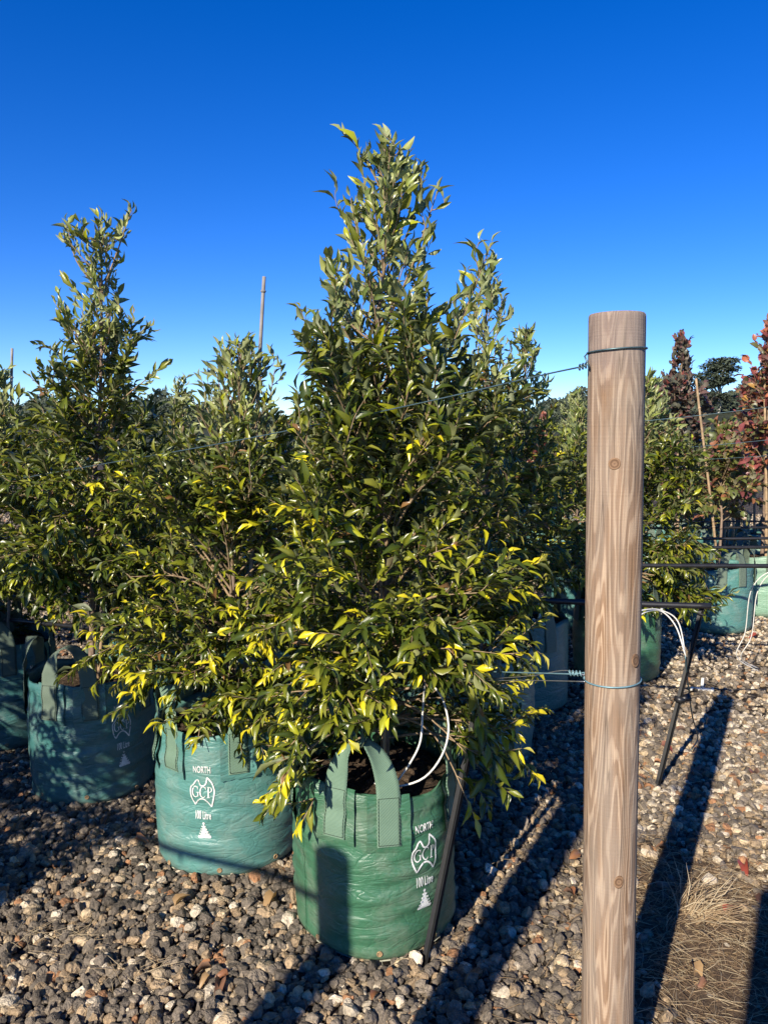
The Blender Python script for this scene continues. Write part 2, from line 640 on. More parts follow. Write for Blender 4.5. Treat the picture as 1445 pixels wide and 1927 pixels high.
def leaves_mesh(name, L, mat, detail=True, rnd=False):
    """L: dict of arrays p,d,n (k,3), len, wid (k), col (k,3), curl (k)."""
    V0, T0, mid = leaf_template(0.35, 1.0, detail, rnd)
    flat = leaf_template(0.35, 0.0, detail, rnd)[0]
    k = len(L['p'])
    curl = L['curl'][:, None]
    z = flat[None, :, 2] + (V0 - flat)[None, :, 2] * curl
    b = np.cross(L['n'], L['d'])
    V = (L['p'][:, None] + L['d'][:, None] * (flat[None, :, 0] * L['len'][:, None])[..., None]
         + b[:, None] * (flat[None, :, 1] * L['wid'][:, None])[..., None]
         + L['n'][:, None] * (z * L['len'][:, None])[..., None])
    nv = V0.shape[0]
    T = (T0[None] + (np.arange(k) * nv)[:, None, None]).reshape(-1, 3)
    cols = np.repeat(L['col'][:, None], nv, 1) * (1 + 0.35 * mid[None, :, None])
    return mesh_np(name, V.reshape(-1, 3), T, mat, cols.reshape(-1, 3))


_leaf_meshes = {}


def leaf_part_mesh(col, curl, mat):
    key = (tuple(np.round(col, 3)), curl, mat.name)
    if key not in _leaf_meshes:
        V, T, mid = leaf_template(0.35, curl)
        V = V.copy()
        cols = np.repeat(np.array(col)[None], len(V), 0) * (1 + 0.35 * mid[:, None])
        _leaf_meshes[key] = mesh_np('leaf', V, T, mat, cols)
    return _leaf_meshes[key]


PALETTE = np.array([(0.046, 0.066, 0.009), (0.088, 0.110, 0.011), (0.142, 0.156, 0.014), (0.190, 0.195, 0.028),
                    (0.30, 0.31, 0.018), (0.48, 0.43, 0.016), (0.58, 0.48, 0.018)])
CURLS = (0.14, 0.34, 0.54)


def grow(seed, trunk, envelope, z0, z1, n_br, leaf_len=0.053, leaf_w=0.345, density=1.0, yellow=0.25, yz=(0.45, 1.45),
         elev=(8, 62), extra=(), twig_len=(0.10, 0.22), colour='green', power=0.92, avoid=(), sparse=1.2):
    """Wood tubes (as an MB) and a dict of leaves, in the tree's own coordinates (origin at the foot)."""
    r = np.random.default_rng(seed)
    trunk = np.asarray(trunk, float)
    tz = trunk[:, 2]
    wood, twigs = MB(), MB()
    rad = np.interp(tz, [tz[0], tz[-1]], [0.016, 0.003])
    ts = spline(trunk, 20)
    wood.tube(ts, np.interp(ts[:, 2], tz, rad), 7)
    ax = lambda z: np.array([np.interp(z, tz, trunk[:, 0]), np.interp(z, tz, trunk[:, 1]), z])
    LP, LD, LN, LL, LW, LC, LU = [], [], [], [], [], [], []

    force_tip = [False]

    def barred(p):
        return any(b[0] < p[0] < b[1] and b[2] < p[1] < b[3] and b[4] < p[2] < b[5] for b in avoid)

    def leafy(poly, tipcol, u_out, size, spacing, z_frac):
        seglen = np.concatenate([[0], np.cumsum(np.linalg.norm(np.diff(poly, axis=0), axis=1))])
        tot = seglen[-1]
        nl = max(3, int(tot / spacing * density))
        side = r.choice([-1, 1])
        for k in range(nl + 1):
            s = tot * (0.12 + 0.88 * k / nl)
            p = np.array([np.interp(s, seglen, poly[:, c]) for c in range(3)])
            i = min(np.searchsorted(seglen, s, 'right') - 1, len(poly) - 2)
            t = norm(poly[i + 1] - poly[i])
            side = -side
            up = np.array([0, 0, 1.0])
            lat = norm(np.cross(t, up) + r.normal(0, 0.35, 3)) * side
            last = (k == nl)
            d = t * (1.4 if last else r.uniform(0.6, 1.2)) + lat * (0.15 if last else r.uniform(0.4, 0.9)) + r.normal(0, 0.22, 3)
            tip = tipcol and (k >= nl - r.integers(3, 6))
            d[2] += r.uniform(-0.45, 0.1) if z_frac < 0.2 else r.uniform(-0.25, 0.4) if z_frac < 0.7 else r.uniform(0.0, 0.6)
            if tip:
                d[2] -= 0.25
            d = norm(d)
            if avoid and barred(p + d * leaf_len * 0.7):
                continue
            if z_frac > 0.55:
                nrm = up * r.uniform(-0.2, 0.7) + np.array([r.normal(0, 0.8), r.normal(-0.55, 0.7), 0]) + u_out * 0.4
                if r.random() < 0.55:
                    nrm = -nrm
            else:
                nrm = up * r.uniform(0.6, 1.1) + u_out * r.uniform(0.0, 0.5) + r.normal(0, 0.40, 3)
            nrm = norm(nrm - d * np.dot(nrm, d))
            ln = leaf_len * size * np.clip(r.lognormal(-0.03, 0.26), 0.5, 1.55) * (0.62 + 0.38 * min(1, (nl - k + 1) / 3.0))
            if colour == 'green':
                if tip:
                    g_ = np.clip((k - (nl - 5)) / 5.0 + r.normal(0, 0.22), 0, 1) * 2
                    i_ = min(int(g_), 1)
                    c = (PALETTE[4 + i_] * (1 - g_ + i_) + PALETTE[5 + i_] * (g_ - i_)) * r.uniform(0.8, 1.12)
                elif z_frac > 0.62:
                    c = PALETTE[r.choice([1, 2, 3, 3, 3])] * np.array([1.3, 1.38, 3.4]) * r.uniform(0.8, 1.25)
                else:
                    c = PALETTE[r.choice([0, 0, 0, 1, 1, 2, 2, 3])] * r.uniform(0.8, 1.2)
                    q_ = r.random()
                    if q_ < 0.05:
                        c = PALETTE[4] * r.uniform(0.7, 1.1)
                    elif q_ < 0.065:
                        c = np.array([0.22, 0.12, 0.045]) * r.uniform(0.6, 1.1)
            else:
                q = r.random()
                if colour == 'dark':
                    c = (0.075, 0.075, 0.05) if q < 0.6 else (0.12, 0.07, 0.06) if q < 0.85 else (0.20, 0.06, 0.05)
                elif colour == 'red':
                    c = (0.20, 0.055, 0.05) if q < 0.5 else (0.10, 0.10, 0.04) if q < 0.7 else (0.30, 0.10, 0.05) if q < 0.9 else (0.32, 0.18, 0.05)
                else:
                    c = (0.10, 0.12, 0.03) if q < 0.5 else (0.17, 0.15, 0.04) if q < 0.75 else (0.27, 0.11, 0.05) if q < 0.9 else (0.18, 0.055, 0.05)
                c = np.array(c) * r.uniform(0.75, 1.25)
            LP.append(p + d * 0.004)
            LD.append(d)
            LN.append(nrm)
            LL.append(ln)
            LW.append(ln * leaf_w * r.uniform(0.82, 1.18))
            LC.append(c)
            LU.append(r.uniform(0.08, 0.62))

    def limb(p0, p1, bend, zf, r0, spacing_tw=0.05, out=None):
        spacing_tw = spacing_tw * (0.72 if zf < 0.6 else sparse)
        length = np.linalg.norm(p1 - p0)
        m = (p0 + p1) / 2 + np.array(bend) * length + r.normal(0, 0.03, 3) * length
        poly = spline([p0, m, p1], 8)
        twigs.tube(poly, np.linspace(r0, 0.0014, len(poly)), 5, caps=False)
        o = norm(np.array([p1[0] - p0[0], p1[1] - p0[1], 0.05])) if out is None else out
        nt = max(2, int(length * 0.86 / spacing_tw))
        for k in range(nt):
            s = 0.14 + 0.86 * (k + r.uniform(0, 1)) / nt
            idx = s * 8
            i = min(int(idx), 7)
            b = poly[i] + (poly[i + 1] - poly[i]) * (idx - i)
            t = norm(poly[i + 1] - poly[i])
            lat = norm(np.cross(t, r.normal(0, 1, 3)))
            d = norm(t * r.uniform(0.5, 1.1) + lat * r.uniform(0.5, 1.0) + np.array([0, 0, 0.55 if zf > 0.2 else 0.1]))
            tl = r.uniform(*twig_len) * (1.1 - 0.72 * zf) * min(1.0, 0.35 + length / 0.4)
            e = b + d * tl + np.array([0, 0, -0.02 if zf < 0.35 else 0.015])
            if avoid and (barred(e) or barred((b + e) / 2)):
                continue
            tw = spline([b, (b + e) / 2 + r.normal(0, 0.012, 3), e], 4)
            twigs.tube(tw, np.linspace(0.0019, 0.0008, 5), 4, caps=False)
            tipc = s > 0.45 and yz[0] < e[2] < yz[1] and r.random() < yellow * (1.15 if e[2] < 0.98 else 0.7)
            tipc = tipc or (force_tip[0] and s > 0.55)
            leafy(tw, tipc, o, 0.9 if tipc else 1.0, 0.0112 if zf < 0.6 else 0.0175, zf)
        tipc = yz[0] < p1[2] < yz[1] and r.random() < yellow * (1.8 if p1[2] < 1.0 else 0.9)
        leafy(poly[4:], tipc or force_tip[0], o, 1.0, 0.024, zf)

    for k in range(n_br):
        q = (k + r.uniform(0, 1)) / n_br
        zs = z0 + (z1 - z0) * q ** power
        phi = k * 2.39996 + r.normal(0, 0.35)
        zf = (zs - z0) / (z1 - z0)
        el = math.radians(np.interp(zf, [0, 0.15, 0.5, 1], [elev[0] - 6, elev[0] + 10, (elev[0] + elev[1]) / 2 + 12, elev[1]]) + r.normal(0, 8))
        reach = envelope(zs + 0.10, phi) * r.uniform(0.72, 1.08)
        for _ in range(2):
            ze = zs + reach * math.tan(el)
            reach = min(reach, envelope(min(ze, z1 + 0.02), phi) * r.uniform(0.85, 1.1) + 0.02)
        rise = max(-0.1, min(reach * math.tan(el), 0.45, z1 + 0.12 - 1.3 * reach - zs if zf > 0.6 else 9.0))
        p0 = ax(zs)
        p1 = p0 + np.array([math.cos(phi) * reach, math.sin(phi) * reach, rise])
        if np.linalg.norm(p1 - p0) < 0.05 or (avoid and barred(p1)):
            continue
        limb(p0, p1, (0, 0, -0.06 if zf > 0.4 else 0.07), zf, 0.0022 + 0.0045 * min(1, reach / 0.5))
    for ex in extra:
        a, b, bend = np.array(ex[0], float), np.array(ex[1], float), ex[2]
        force_tip[0] = len(ex) > 3
        limb(a, b, bend, (b[2] - z0) / (z1 - z0), 0.005, 0.05)
    force_tip[0] = False
    # the leader's own tip
    leafy(spline(trunk[-2:], 8)[2:], False, np.array([0, -1, 0.2]), 0.95, 0.02, 1.0)
    L = dict(p=np.array(LP), d=np.array(LD), n=np.array(LN), len=np.array(LL), wid=np.array(LW), col=np.array(LC), curl=np.array(LU))
    return wood, twigs, L


def envelope_lr(rows, scale=1.0):
    """rows: (z, reach towards -x, reach towards +x)."""
    rows = sorted(rows)
    z = np.array([a[0] for a in rows])
    l = np.array([a[1] for a in rows]) * scale
    rr = np.array([a[2] for a in rows]) * scale

    def env(zz, phi):
        a, b = np.interp(zz, z, l), np.interp(zz, z, rr)
        c = math.cos(phi)
        m = (a + b) / 2
        return m + (b - m) * c if c > 0 else m + (a - m) * (-c)
    return env


def outline(rows, y):
    """Outline read off the photograph (row, px to the left, px to the right) -> metres at distance y."""
    out = []
    for py, a, b in rows:
        p = at(722.5, py, y)
        ppm = _f / (y * _c + (CAM_H - p[2]) * _s)
        out.append((p[2], a / ppm, b / ppm))
    return out


def visible_first(L, origin, count):
    """Indices of the leaves that show largest from the photograph's side: nearest in each small cell of view."""
    P = L['p'] + L['d'] * (L['len'] * 0.5)[:, None] + np.asarray(origin)
    y = P[:, 1]
    u = P[:, 0] / y
    v = (P[:, 2] - CAM_H) / y
    cell = np.floor(u / 0.014).astype(int) * 10007 + np.floor(v / 0.014).astype(int)
    view = norm(P - np.array([0, 0, CAM_H]))
    facing = np.abs((L['n'] * view).sum(1))
    area = L['len'] * L['wid'] * facing / y ** 2
    best = {}
    for i in np.argsort(y):
        best.setdefault(cell[i], i)
    idx = np.array(list(best.values()))
    return idx[np.argsort(-area[idx])][:count]


def plant_tree(name, label, cat, loc, wood, twigs, L, mat, parts=0, detail=True, group=None, rnd=False):
    t = thing(name, label, cat, loc, 0, group)
    wood.build('trunk', M['bark'], t)
    twigs.build('branches', M['twig'], t)
    keep = np.ones(len(L['p']), bool)
    if parts:
        idx = visible_first(L, loc, parts)
        keep[idx] = False
        for i in idx:
            c = PALETTE[np.argmin(((PALETTE - L['col'][i]) ** 2).sum(1))]
            cu = CURLS[int(np.argmin(np.abs(np.array(CURLS) - L['curl'][i])))]
            o = bpy.data.objects.new('leaf', leaf_part_mesh(c, cu, mat))
            C.objects.link(o)
            o.parent = t
            d, n = L['d'][i], L['n'][i]
            b = np.cross(n, d)
            R = np.eye(4)
            R[:3, 0] = d * L['len'][i]
            R[:3, 1] = b * L['wid'][i]
            R[:3, 2] = n * L['len'][i]
            R[:3, 3] = L['p'][i]
            o.matrix_local = Matrix(R.tolist())
    Lr = {k: v[keep] for k, v in L.items()}
    f = link('foliage', leaves_mesh('foliage', Lr, mat, detail, rnd), t)
    f["kind"] = "stuff"
    return t


def copy_tree(root, loc, rz, sc, label=None, group=None):
    c = root.copy()
    C.objects.link(c)
    c.location = loc
    c.rotation_euler = (0, 0, rz)
    c.scale = sc if not np.isscalar(sc) else (sc, sc, sc)
    if label:
        c["label"] = label
    if group:
        c["group"] = group
    for ch in list(root.children):
        k = ch.copy()
        C.objects.link(k)
        k.parent = c
        for g in list(ch.children):
            d = g.copy()
            C.objects.link(d)
            d.parent = k
    return c


# ------------------------------------------------------------------ grow bags
BAG_R, BAG_H = 0.268, 0.54


class Bag:
    def __init__(self, seed, r=BAG_R, h=BAG_H, slump=1.0, amp=1.0):
        q = np.random.default_rng(seed)
        self.r, self.h, self.slump, self.amp = r, h, slump, amp
        self.ph = q.uniform(0, 6.28, 24)
        self.w = q.uniform(0.6, 1.4, 24)

    def rim(self, th):
        p = self.ph
        return self.h + self.amp * (0.010 * np.sin(2 * th + p[0]) + 0.009 * np.sin(3 * th + p[1]) + 0.005 * np.sin(7 * th + p[2]))

    def surf(self, th, z):
        """Point on the bag's skin at angle th and height z."""
        th, z = np.asarray(th, float), np.asarray(z, float)
        p, w = self.ph, self.w
        q = np.clip(z / self.h, -0.05, 1.4)
        r = self.r * (0.985 + 0.035 * self.slump * np.sin(np.clip(q, 0, 1) * math.pi * 0.9 + 0.25) - 0.02 * np.clip(q - 0.75, 0, 1))
        r = r - 0.035 * np.clip(1 - z / 0.035, 0, 1) ** 2
        a = self.amp
        r = r + a * (0.006 * np.sin(2 * th + p[3] + 2 * q) + 0.004 * np.sin(3 * th + p[4] - 3 * q) + 0.003 * np.sin(5 * th + p[5] + 5 * q))
        # horizontal rucks that come and go round the bag
        r = r + a * 0.0032 * w[6] * np.sin(34 * q + 1.5 * np.sin(2 * th + p[6]) + p[7]) * (0.5 + 0.5 * np.sin(3 * th + p[8] + 4 * q))
        r = r + a * 0.0022 * w[9] * np.sin(57 * q + 2.0 * np.sin(3 * th + p[9]) + p[10]) * (0.5 + 0.5 * np.sin(4 * th + p[11] - 6 * q))
        # soft puckers near the rim
        r = r + a * 0.004 * np.sin(13 * th + p[12] + 3 * q) * np.clip((q - 0.62) / 0.38, 0, 1.2)
        return np.stack([r * np.cos(th), r * np.sin(th), z + 0 * th], -1)

    def skin(self, th, z, off):
        P = self.surf(th, z)
        R = np.stack([np.cos(th), np.sin(th), 0 * np.asarray(th, float)], -1)
        return P + R * np.asarray(off)[..., None] if np.ndim(off) else P + R * off


def bag_body(bag, mat, nt=110, nz=44, inner=0.09):
    th = np.linspace(0, 2 * math.pi, nt, endpoint=False)
    rim = bag.rim(th)
    rows = [bag.surf(th, np.zeros(nt)) * np.array([0.2, 0.2, 1])]
    for k in range(nz + 1):
        rows.append(bag.surf(th, rim * (k / nz) ** 0.9))
    for k in range(1, 5):
        rows.append(bag.skin(th, rim - inner * k / 4, -0.006))
    G = np.stack(rows, 1)
    mb = MB()
    mb.grid(G, closed_u=True)
    return mb.mesh('body', mat)


def soil_disc(bag, seed):
    q = np.random.default_rng(seed)
    mb = MB()
    th = np.linspace(0, 2 * math.pi, 40, endpoint=False)
    rows = []
    for f in (0.001, 0.2, 0.4, 0.6, 0.8, 0.93, 1.0):
        P = bag.skin(th, np.full(40, bag.h - 0.055), -0.004) * np.array([f, f, 1])
        P[:, 2] += 0.018 * (1 - f) + q.normal(0, 0.006, 40) * (f < 0.98) - (0.03 if f == 1.0 else 0)
        rows.append(P)
    mb.grid(np.stack(rows, 1)[:, ::-1], closed_u=True)
    # bark chips
    for k in range(70):
        a, rr = q.uniform(0, 6.28), bag.r * math.sqrt(q.uniform(0.02, 0.85))
        R = Matrix.Rotation(q.uniform(0, 6.28), 3, 'Z') @ Matrix.Rotation(q.normal(0, 0.4), 3, 'X')
        mb.box((rr * math.cos(a), rr * math.sin(a), bag.h - 0.046), q.uniform(0.012, 0.035), q.uniform(0.006, 0.014), 0.006, np.array(R))
    return mb.mesh('potting_mix', M['soil'], smooth=False)


def ribbon(path, width, wv, nv, thick=0.0022, nu=7):
    """A strap: path (n,3), width vectors wv (n,3), face normals nv (n,3); colour carries across/along for the weave."""
    n = len(path)
    s = np.concatenate([[0], np.cumsum(np.linalg.norm(np.diff(path, axis=0), axis=1))])
    u = np.linspace(-0.5, 0.5, nu)
    V, Cc, Q = [], [], []
    for sgn in (1, -1):
        g = path[:, None] + wv[:, None] * (u[None, :, None] * width) + nv[:, None] * (sgn * thick / 2)
        V.append(g.reshape(-1, 3))
        c = np.zeros((n, nu, 3))
        c[..., 0] = s[:, None] * 10
        c[..., 1] = (u[None] + 0.5) * 0.35
        Cc.append(c.reshape(-1, 3))
    for k in range(2):
        i, j = np.meshgrid(np.arange(n - 1), np.arange(nu - 1), indexing='ij')
        a = i * nu + j + k * n * nu
        q = np.stack([a, a + 1, a + nu + 1, a + nu], -1).reshape(-1, 4)
        Q.append(q if k == 0 else q[:, ::-1])
    o = n * nu
    for i in range(n - 1):
        a, b = i * nu, (i + 1) * nu
        Q.append(np.array([(a, b, b + o, a + o), (a + nu - 1, a + nu - 1 + o, b + nu - 1 + o, b + nu - 1)]))
    return np.concatenate(V), np.concatenate(Q), np.concatenate(Cc)


def handle_parts(bag, th0, seed, mat, bagmat, parent, detail=True, half=0.30, arch=0.15, width=0.072, lean=0.0, drop=0.15, patch=True):
    q = np.random.default_rng(seed)
    n1 = 9 if detail else 4
    t1, t2 = th0 - half, th0 + half
    R0 = np.array([math.cos(th0), math.sin(th0), 0])
    pts, wv, nv = [], [], []
    zr1, zr2 = float(bag.rim(t1)), float(bag.rim(t2))

    def frame(t):
        return np.array([math.cos(t), math.sin(t), 0]), np.array([-math.sin(t), math.cos(t), 0])
    Ra, Ta = frame(t1)
    Rb, Tb = frame(t2)
    for k in range(n1):
        z = zr1 - drop + drop * k / (n1 - 1)
        pts.append(bag.skin(t1, z, 0.0085)); wv.append(Ta); nv.append(Ra)
    a, b = bag.skin(t1, zr1, 0.0085), bag.skin(t2, zr2, 0.0085)
    na = 18 if detail else 7
    T0 = norm(b - a)
    up = np.array([0, 0, 1.0])
    for k in range(1, na):
        f = k / na
        ang = math.pi * f
        c = (a + b) / 2
        half_w = np.linalg.norm(b - a) / 2
        p = c - T0 * half_w * math.cos(ang) * (1 - 0.22 * math.sin(ang)) + up * (arch + q.normal(0, 0.002)) * math.sin(ang) ** 0.8
        p = p + (-R0 * 0.03 + R0 * lean) * math.sin(ang)
        pts.append(p)
        w = norm(T0 * math.cos(ang) + R0 * math.sin(ang) * 0.85 + up * 0.2 * math.sin(2 * ang))
        tan = norm(T0 * math.sin(ang) + up * math.cos(ang))
        w = norm(w - tan * np.dot(w, tan))
        wv.append(w)
        nv.append(norm(np.cross(w, -tan)) if False else norm(np.cross(tan, w)) * -1)
    for k in range(n1):
        z = zr2 - drop * k / (n1 - 1)
        pts.append(bag.skin(t2, z, 0.0085)); wv.append(-Tb); nv.append(Rb)
    pts, wv, nv = np.array(pts), np.array(wv), np.array(nv)
    # keep the face pointing outwards along the strap
    for i in range(1, len(nv)):
        if np.dot(nv[i], nv[i - 1]) < 0:
            nv[i] = -nv[i]
    wide = width * (1 - 0.28 * np.clip((pts[:, 2] - max(zr1, zr2)) / arch, 0, 1))
    V, Q, Cc = ribbon(pts, 1.0, wv * wide[:, None], nv, 0.003)
    h = link('handle', mesh_np('handle', V, Q, mat, Cc), parent)
    if not detail:
        return h
    for t, zr in ((t1, zr1), (t2, zr2)):
        R, T = frame(t)
        if patch:
            # the sewn backing patch behind the foot of the strap
            zz = np.linspace(zr - drop - 0.022, zr + 0.001, 10)
            uu = np.linspace(-0.062, 0.062, 9)
            mbp = MB()
            g = np.zeros((9, 10, 3))
            for i, u in enumerate(uu):
                tt = t + u / bag.r
                edge = 0.006 * (abs(u) / 0.062) ** 3
                g[i] = bag.skin(np.full(10, tt), zz + q.normal(0, 0.0012, 10) * (np.arange(10) == 0), 0.0045 + edge + 0.002 * np.sin(zz * 70 + t))
            mbp.grid(g)
            g2 = g - R * 0.004
            mbp.grid(g2[::-1])
            mbp.build('handle_patch', bagmat, h)
        mbs = MB()
        zb = zr - drop + 0.006
        w2 = width / 2 - 0.005
        loop = [(-w2, zb), (w2, zb), (w2, zr - 0.004), (-w2, zr - 0.004), (-w2, zb)]
        for (u0, z0_), (u1, z1_) in zip(loop[:-1], loop[1:]):
            f = np.linspace(0, 1, 9)
            tt = t + 0 * f
            P = np.array([bag.skin(t, z0_ + (z1_ - z0_) * x, 0.0112) + T * (u0 + (u1 - u0) * x) for x in f])
            mbs.tube(P, 0.0008, 4, False)
        mbs.build('stitching', M['stitch'], h)
    return h


# ---- flat print -------------------------------------------------------------
_text_cache = {}


def text_tris(s):
    if s not in _text_cache:
        cu = bpy.data.curves.new('lettering', 'FONT')
        cu.body = s
        cu.align_x = 'CENTER'
        cu.resolution_u = 4
        cu.offset = 0.018
        o = bpy.data.objects.new('lettering', cu)
        C.objects.link(o)
        dg = bpy.context.evaluated_depsgraph_get()
        me = bpy.data.meshes.new_from_object(o.evaluated_get(dg))
        me.calc_loop_triangles()
        V = np.array([v.co[:] for v in me.vertices])
        T = np.array([t.vertices[:] for t in me.loop_triangles])
        bpy.data.objects.remove(o)
        bpy.data.curves.remove(cu)
        bpy.data.meshes.remove(me)
        _text_cache[s] = (V[:, :2], T)
    return _text_cache[s]


def stroke2d(P, w):
    """Ribbon of width w (scalar or per point) along a 2D polyline."""
    P = np.asarray(P, float)
    t = norm(np.gradient(P, axis=0))
    nn = np.stack([-t[:, 1], t[:, 0]], 1)
    w = np.full(len(P), w) if np.isscalar(w) else np.asarray(w)
    V = np.concatenate([P + nn * w[:, None] / 2, P - nn * w[:, None] / 2])
    n = len(P)
    T = []
    for i in range(n - 1):
        T += [(i, n + i, n + i + 1), (i, n + i + 1, i + 1)]
    return V, np.array(T)


def arc2d(cx, cy, rx, ry, a0, a1, n=14):
    a = np.radians(np.linspace(a0, a1, n))
    return np.stack([cx + rx * np.cos(a), cy + ry * np.sin(a)], 1)


def join2d(items):
    V, T, n = [], [], 0
    for v, t in items:
        V.append(v)
        T.append(np.asarray(t) + n)
        n += len(v)
    return np.concatenate(V), np.concatenate(T)


def serif_letters():
    it = []
    # G
    a = arc2d(-0.30, 0, 0.125, 0.19, 48, 318, 20)
    it.append(stroke2d(a, 0.022 + 0.03 * np.sin(np.linspace(0, math.pi, 20)) ** 2))
    it.append(stroke2d([(-0.195, -0.165), (-0.195, -0.02)], 0.042))
    it.append(stroke2d([(-0.265, -0.018), (-0.15, -0.018)], 0.018))
    it.append(stroke2d([(-0.215, 0.19), (-0.205, 0.08)], 0.02))
    # C
    a = arc2d(0.02, 0, 0.125, 0.19, 46, 314, 20)
    it.append(stroke2d(a, 0.022 + 0.03 * np.sin(np.linspace(0, math.pi, 20)) ** 2))
    it.append(stroke2d([(0.115, 0.19), (0.125, 0.08)], 0.02))
    # P
    it.append(stroke2d([(0.235, -0.18), (0.235, 0.18)], 0.046))
    it.append(stroke2d([(0.18, -0.182), (0.295, -0.182)], 0.018))
    it.append(stroke2d([(0.18, 0.182), (0.25, 0.182)], 0.018))
    a = arc2d(0.265, 0.09, 0.10, 0.095, 95, -95, 14)
    it.append(stroke2d(a, 0.018 + 0.028 * np.sin(np.linspace(0, math.pi, 14)) ** 2))
    return join2d(it)


def badge_outline():
    pts = [(-0.17, 0.42), (-0.26, 0.39), (-0.38, 0.25), (-0.47, 0.18), (-0.50, 0.08), (-0.49, -0.12), (-0.44, -0.30), (-0.34, -0.48)]
    low = [(-0.34, -0.48), (-0.22, -0.33), (-0.08, -0.24), (0.08, -0.24), (0.22, -0.34), (0.37, -0.52)]
    rgt = [(0.37, -0.52), (0.45, -0.28), (0.50, 0.0), (0.48, 0.18), (0.40, 0.36), (0.22, 0.53)]
    bay = [(0.22, 0.53), (0.17, 0.33), (0.09, 0.24), (-0.01, 0.22), (-0.09, 0.26), (-0.17, 0.42)]
    return [spline(np.array(p), 18) for p in (pts, low, rgt, bay)]


def pyramid_emblem():
    it = []
    it.append((np.array([(-0.32, -0.36), (0.32, -0.36), (0.0, 0.42)]), np.array([(0, 1, 2)])))
    bar = [arc2d(-0.40, -0.42, 0.085, 0.085, 90, 270, 8), arc2d(0.40, -0.42, 0.085, 0.085, -90, 90, 8)]
    ring = np.concatenate(bar)
    V = np.concatenate([[(0, -0.42)], ring])
    it.append((V, np.array([(0, i, i % len(ring) + 1) for i in range(1, len(ring) + 1)])))
    for sx in (-1, 1):
        for k in range(4):
            y = -0.24 + 0.17 * k
            x = sx * (0.345 - 0.083 * k)
            c = arc2d(x, y, 0.065, 0.05, 0, 360, 10)[:-1]
            V = np.concatenate([[(x, y)], c])
            it.append((V, np.array([(0, i, i % 9 + 1) for i in range(1, 10)])))
    c = arc2d(0, 0.46, 0.085, 0.075, 0, 360, 12)[:-1]
    V = np.concatenate([[(0, 0.46)], c])
    it.append((V, np.array([(0, i, i % 11 + 1) for i in range(1, 12)])))
    return join2d(it)


def print_on(bag, th0, zc, V2, T, name, parent, sx=1.0, sy=1.0, off=0.0028):
    """Wrap a flat 2D print (metres, +x to the reader's right) round the bag."""
    u, v = V2[:, 0] * sx, V2[:, 1] * sy
    th = th0 + u / bag.r
    P = bag.skin(th, zc + v, off)
    # face outwards
    a, b, c = P[T[:, 0]], P[T[:, 1]], P[T[:, 2]]
    nn = np.cross(b - a, c - a)
    outw = np.stack([np.cos(th[T[:, 0]]), np.sin(th[T[:, 0]]), 0 * th[T[:, 0]]], 1)
    flip = (nn * outw).sum(1) < 0
    T = T.copy()
    T[flip] = T[flip][:, ::-1]
    return link(name, mesh_np(name, P, T, M['print'], smooth=False), parent)


def print_all(bag, th0, parent, top):
    """NORTH, the outlined badge with its letters, 100 Litre and the stepped emblem, one below the other."""
    V, T = text_tris('NORTH')
    V = V - np.array([0, 0.35])
    print_on(bag, th0, top, V, T, 'lettering', parent, 0.0185, 0.034)
    w, h = 0.086, 0.104
    zc = top - 0.083
    badge = link('badge', None, parent)
    items = [stroke2d(p * np.array([w, h]), 0.0050) for p in badge_outline()]
    print_on(bag, th0, zc, *join2d(items), 'badge_outline', badge)
    V, T = serif_letters()
    print_on(bag, th0 + 0.002 / bag.r, zc + 0.001, V, T, 'lettering', badge, w * 1.02, h * 0.98)
    V, T = text_tris('100 Litre')
    V = V - np.array([0, 0.35])
    print_on(bag, th0, zc - 0.085, V, T, 'lettering', parent, 0.0165, 0.042)
    V, T = pyramid_emblem()
    print_on(bag, th0 + 0.004, zc - 0.145, V, T, 'emblem', parent, 0.052, 0.060)


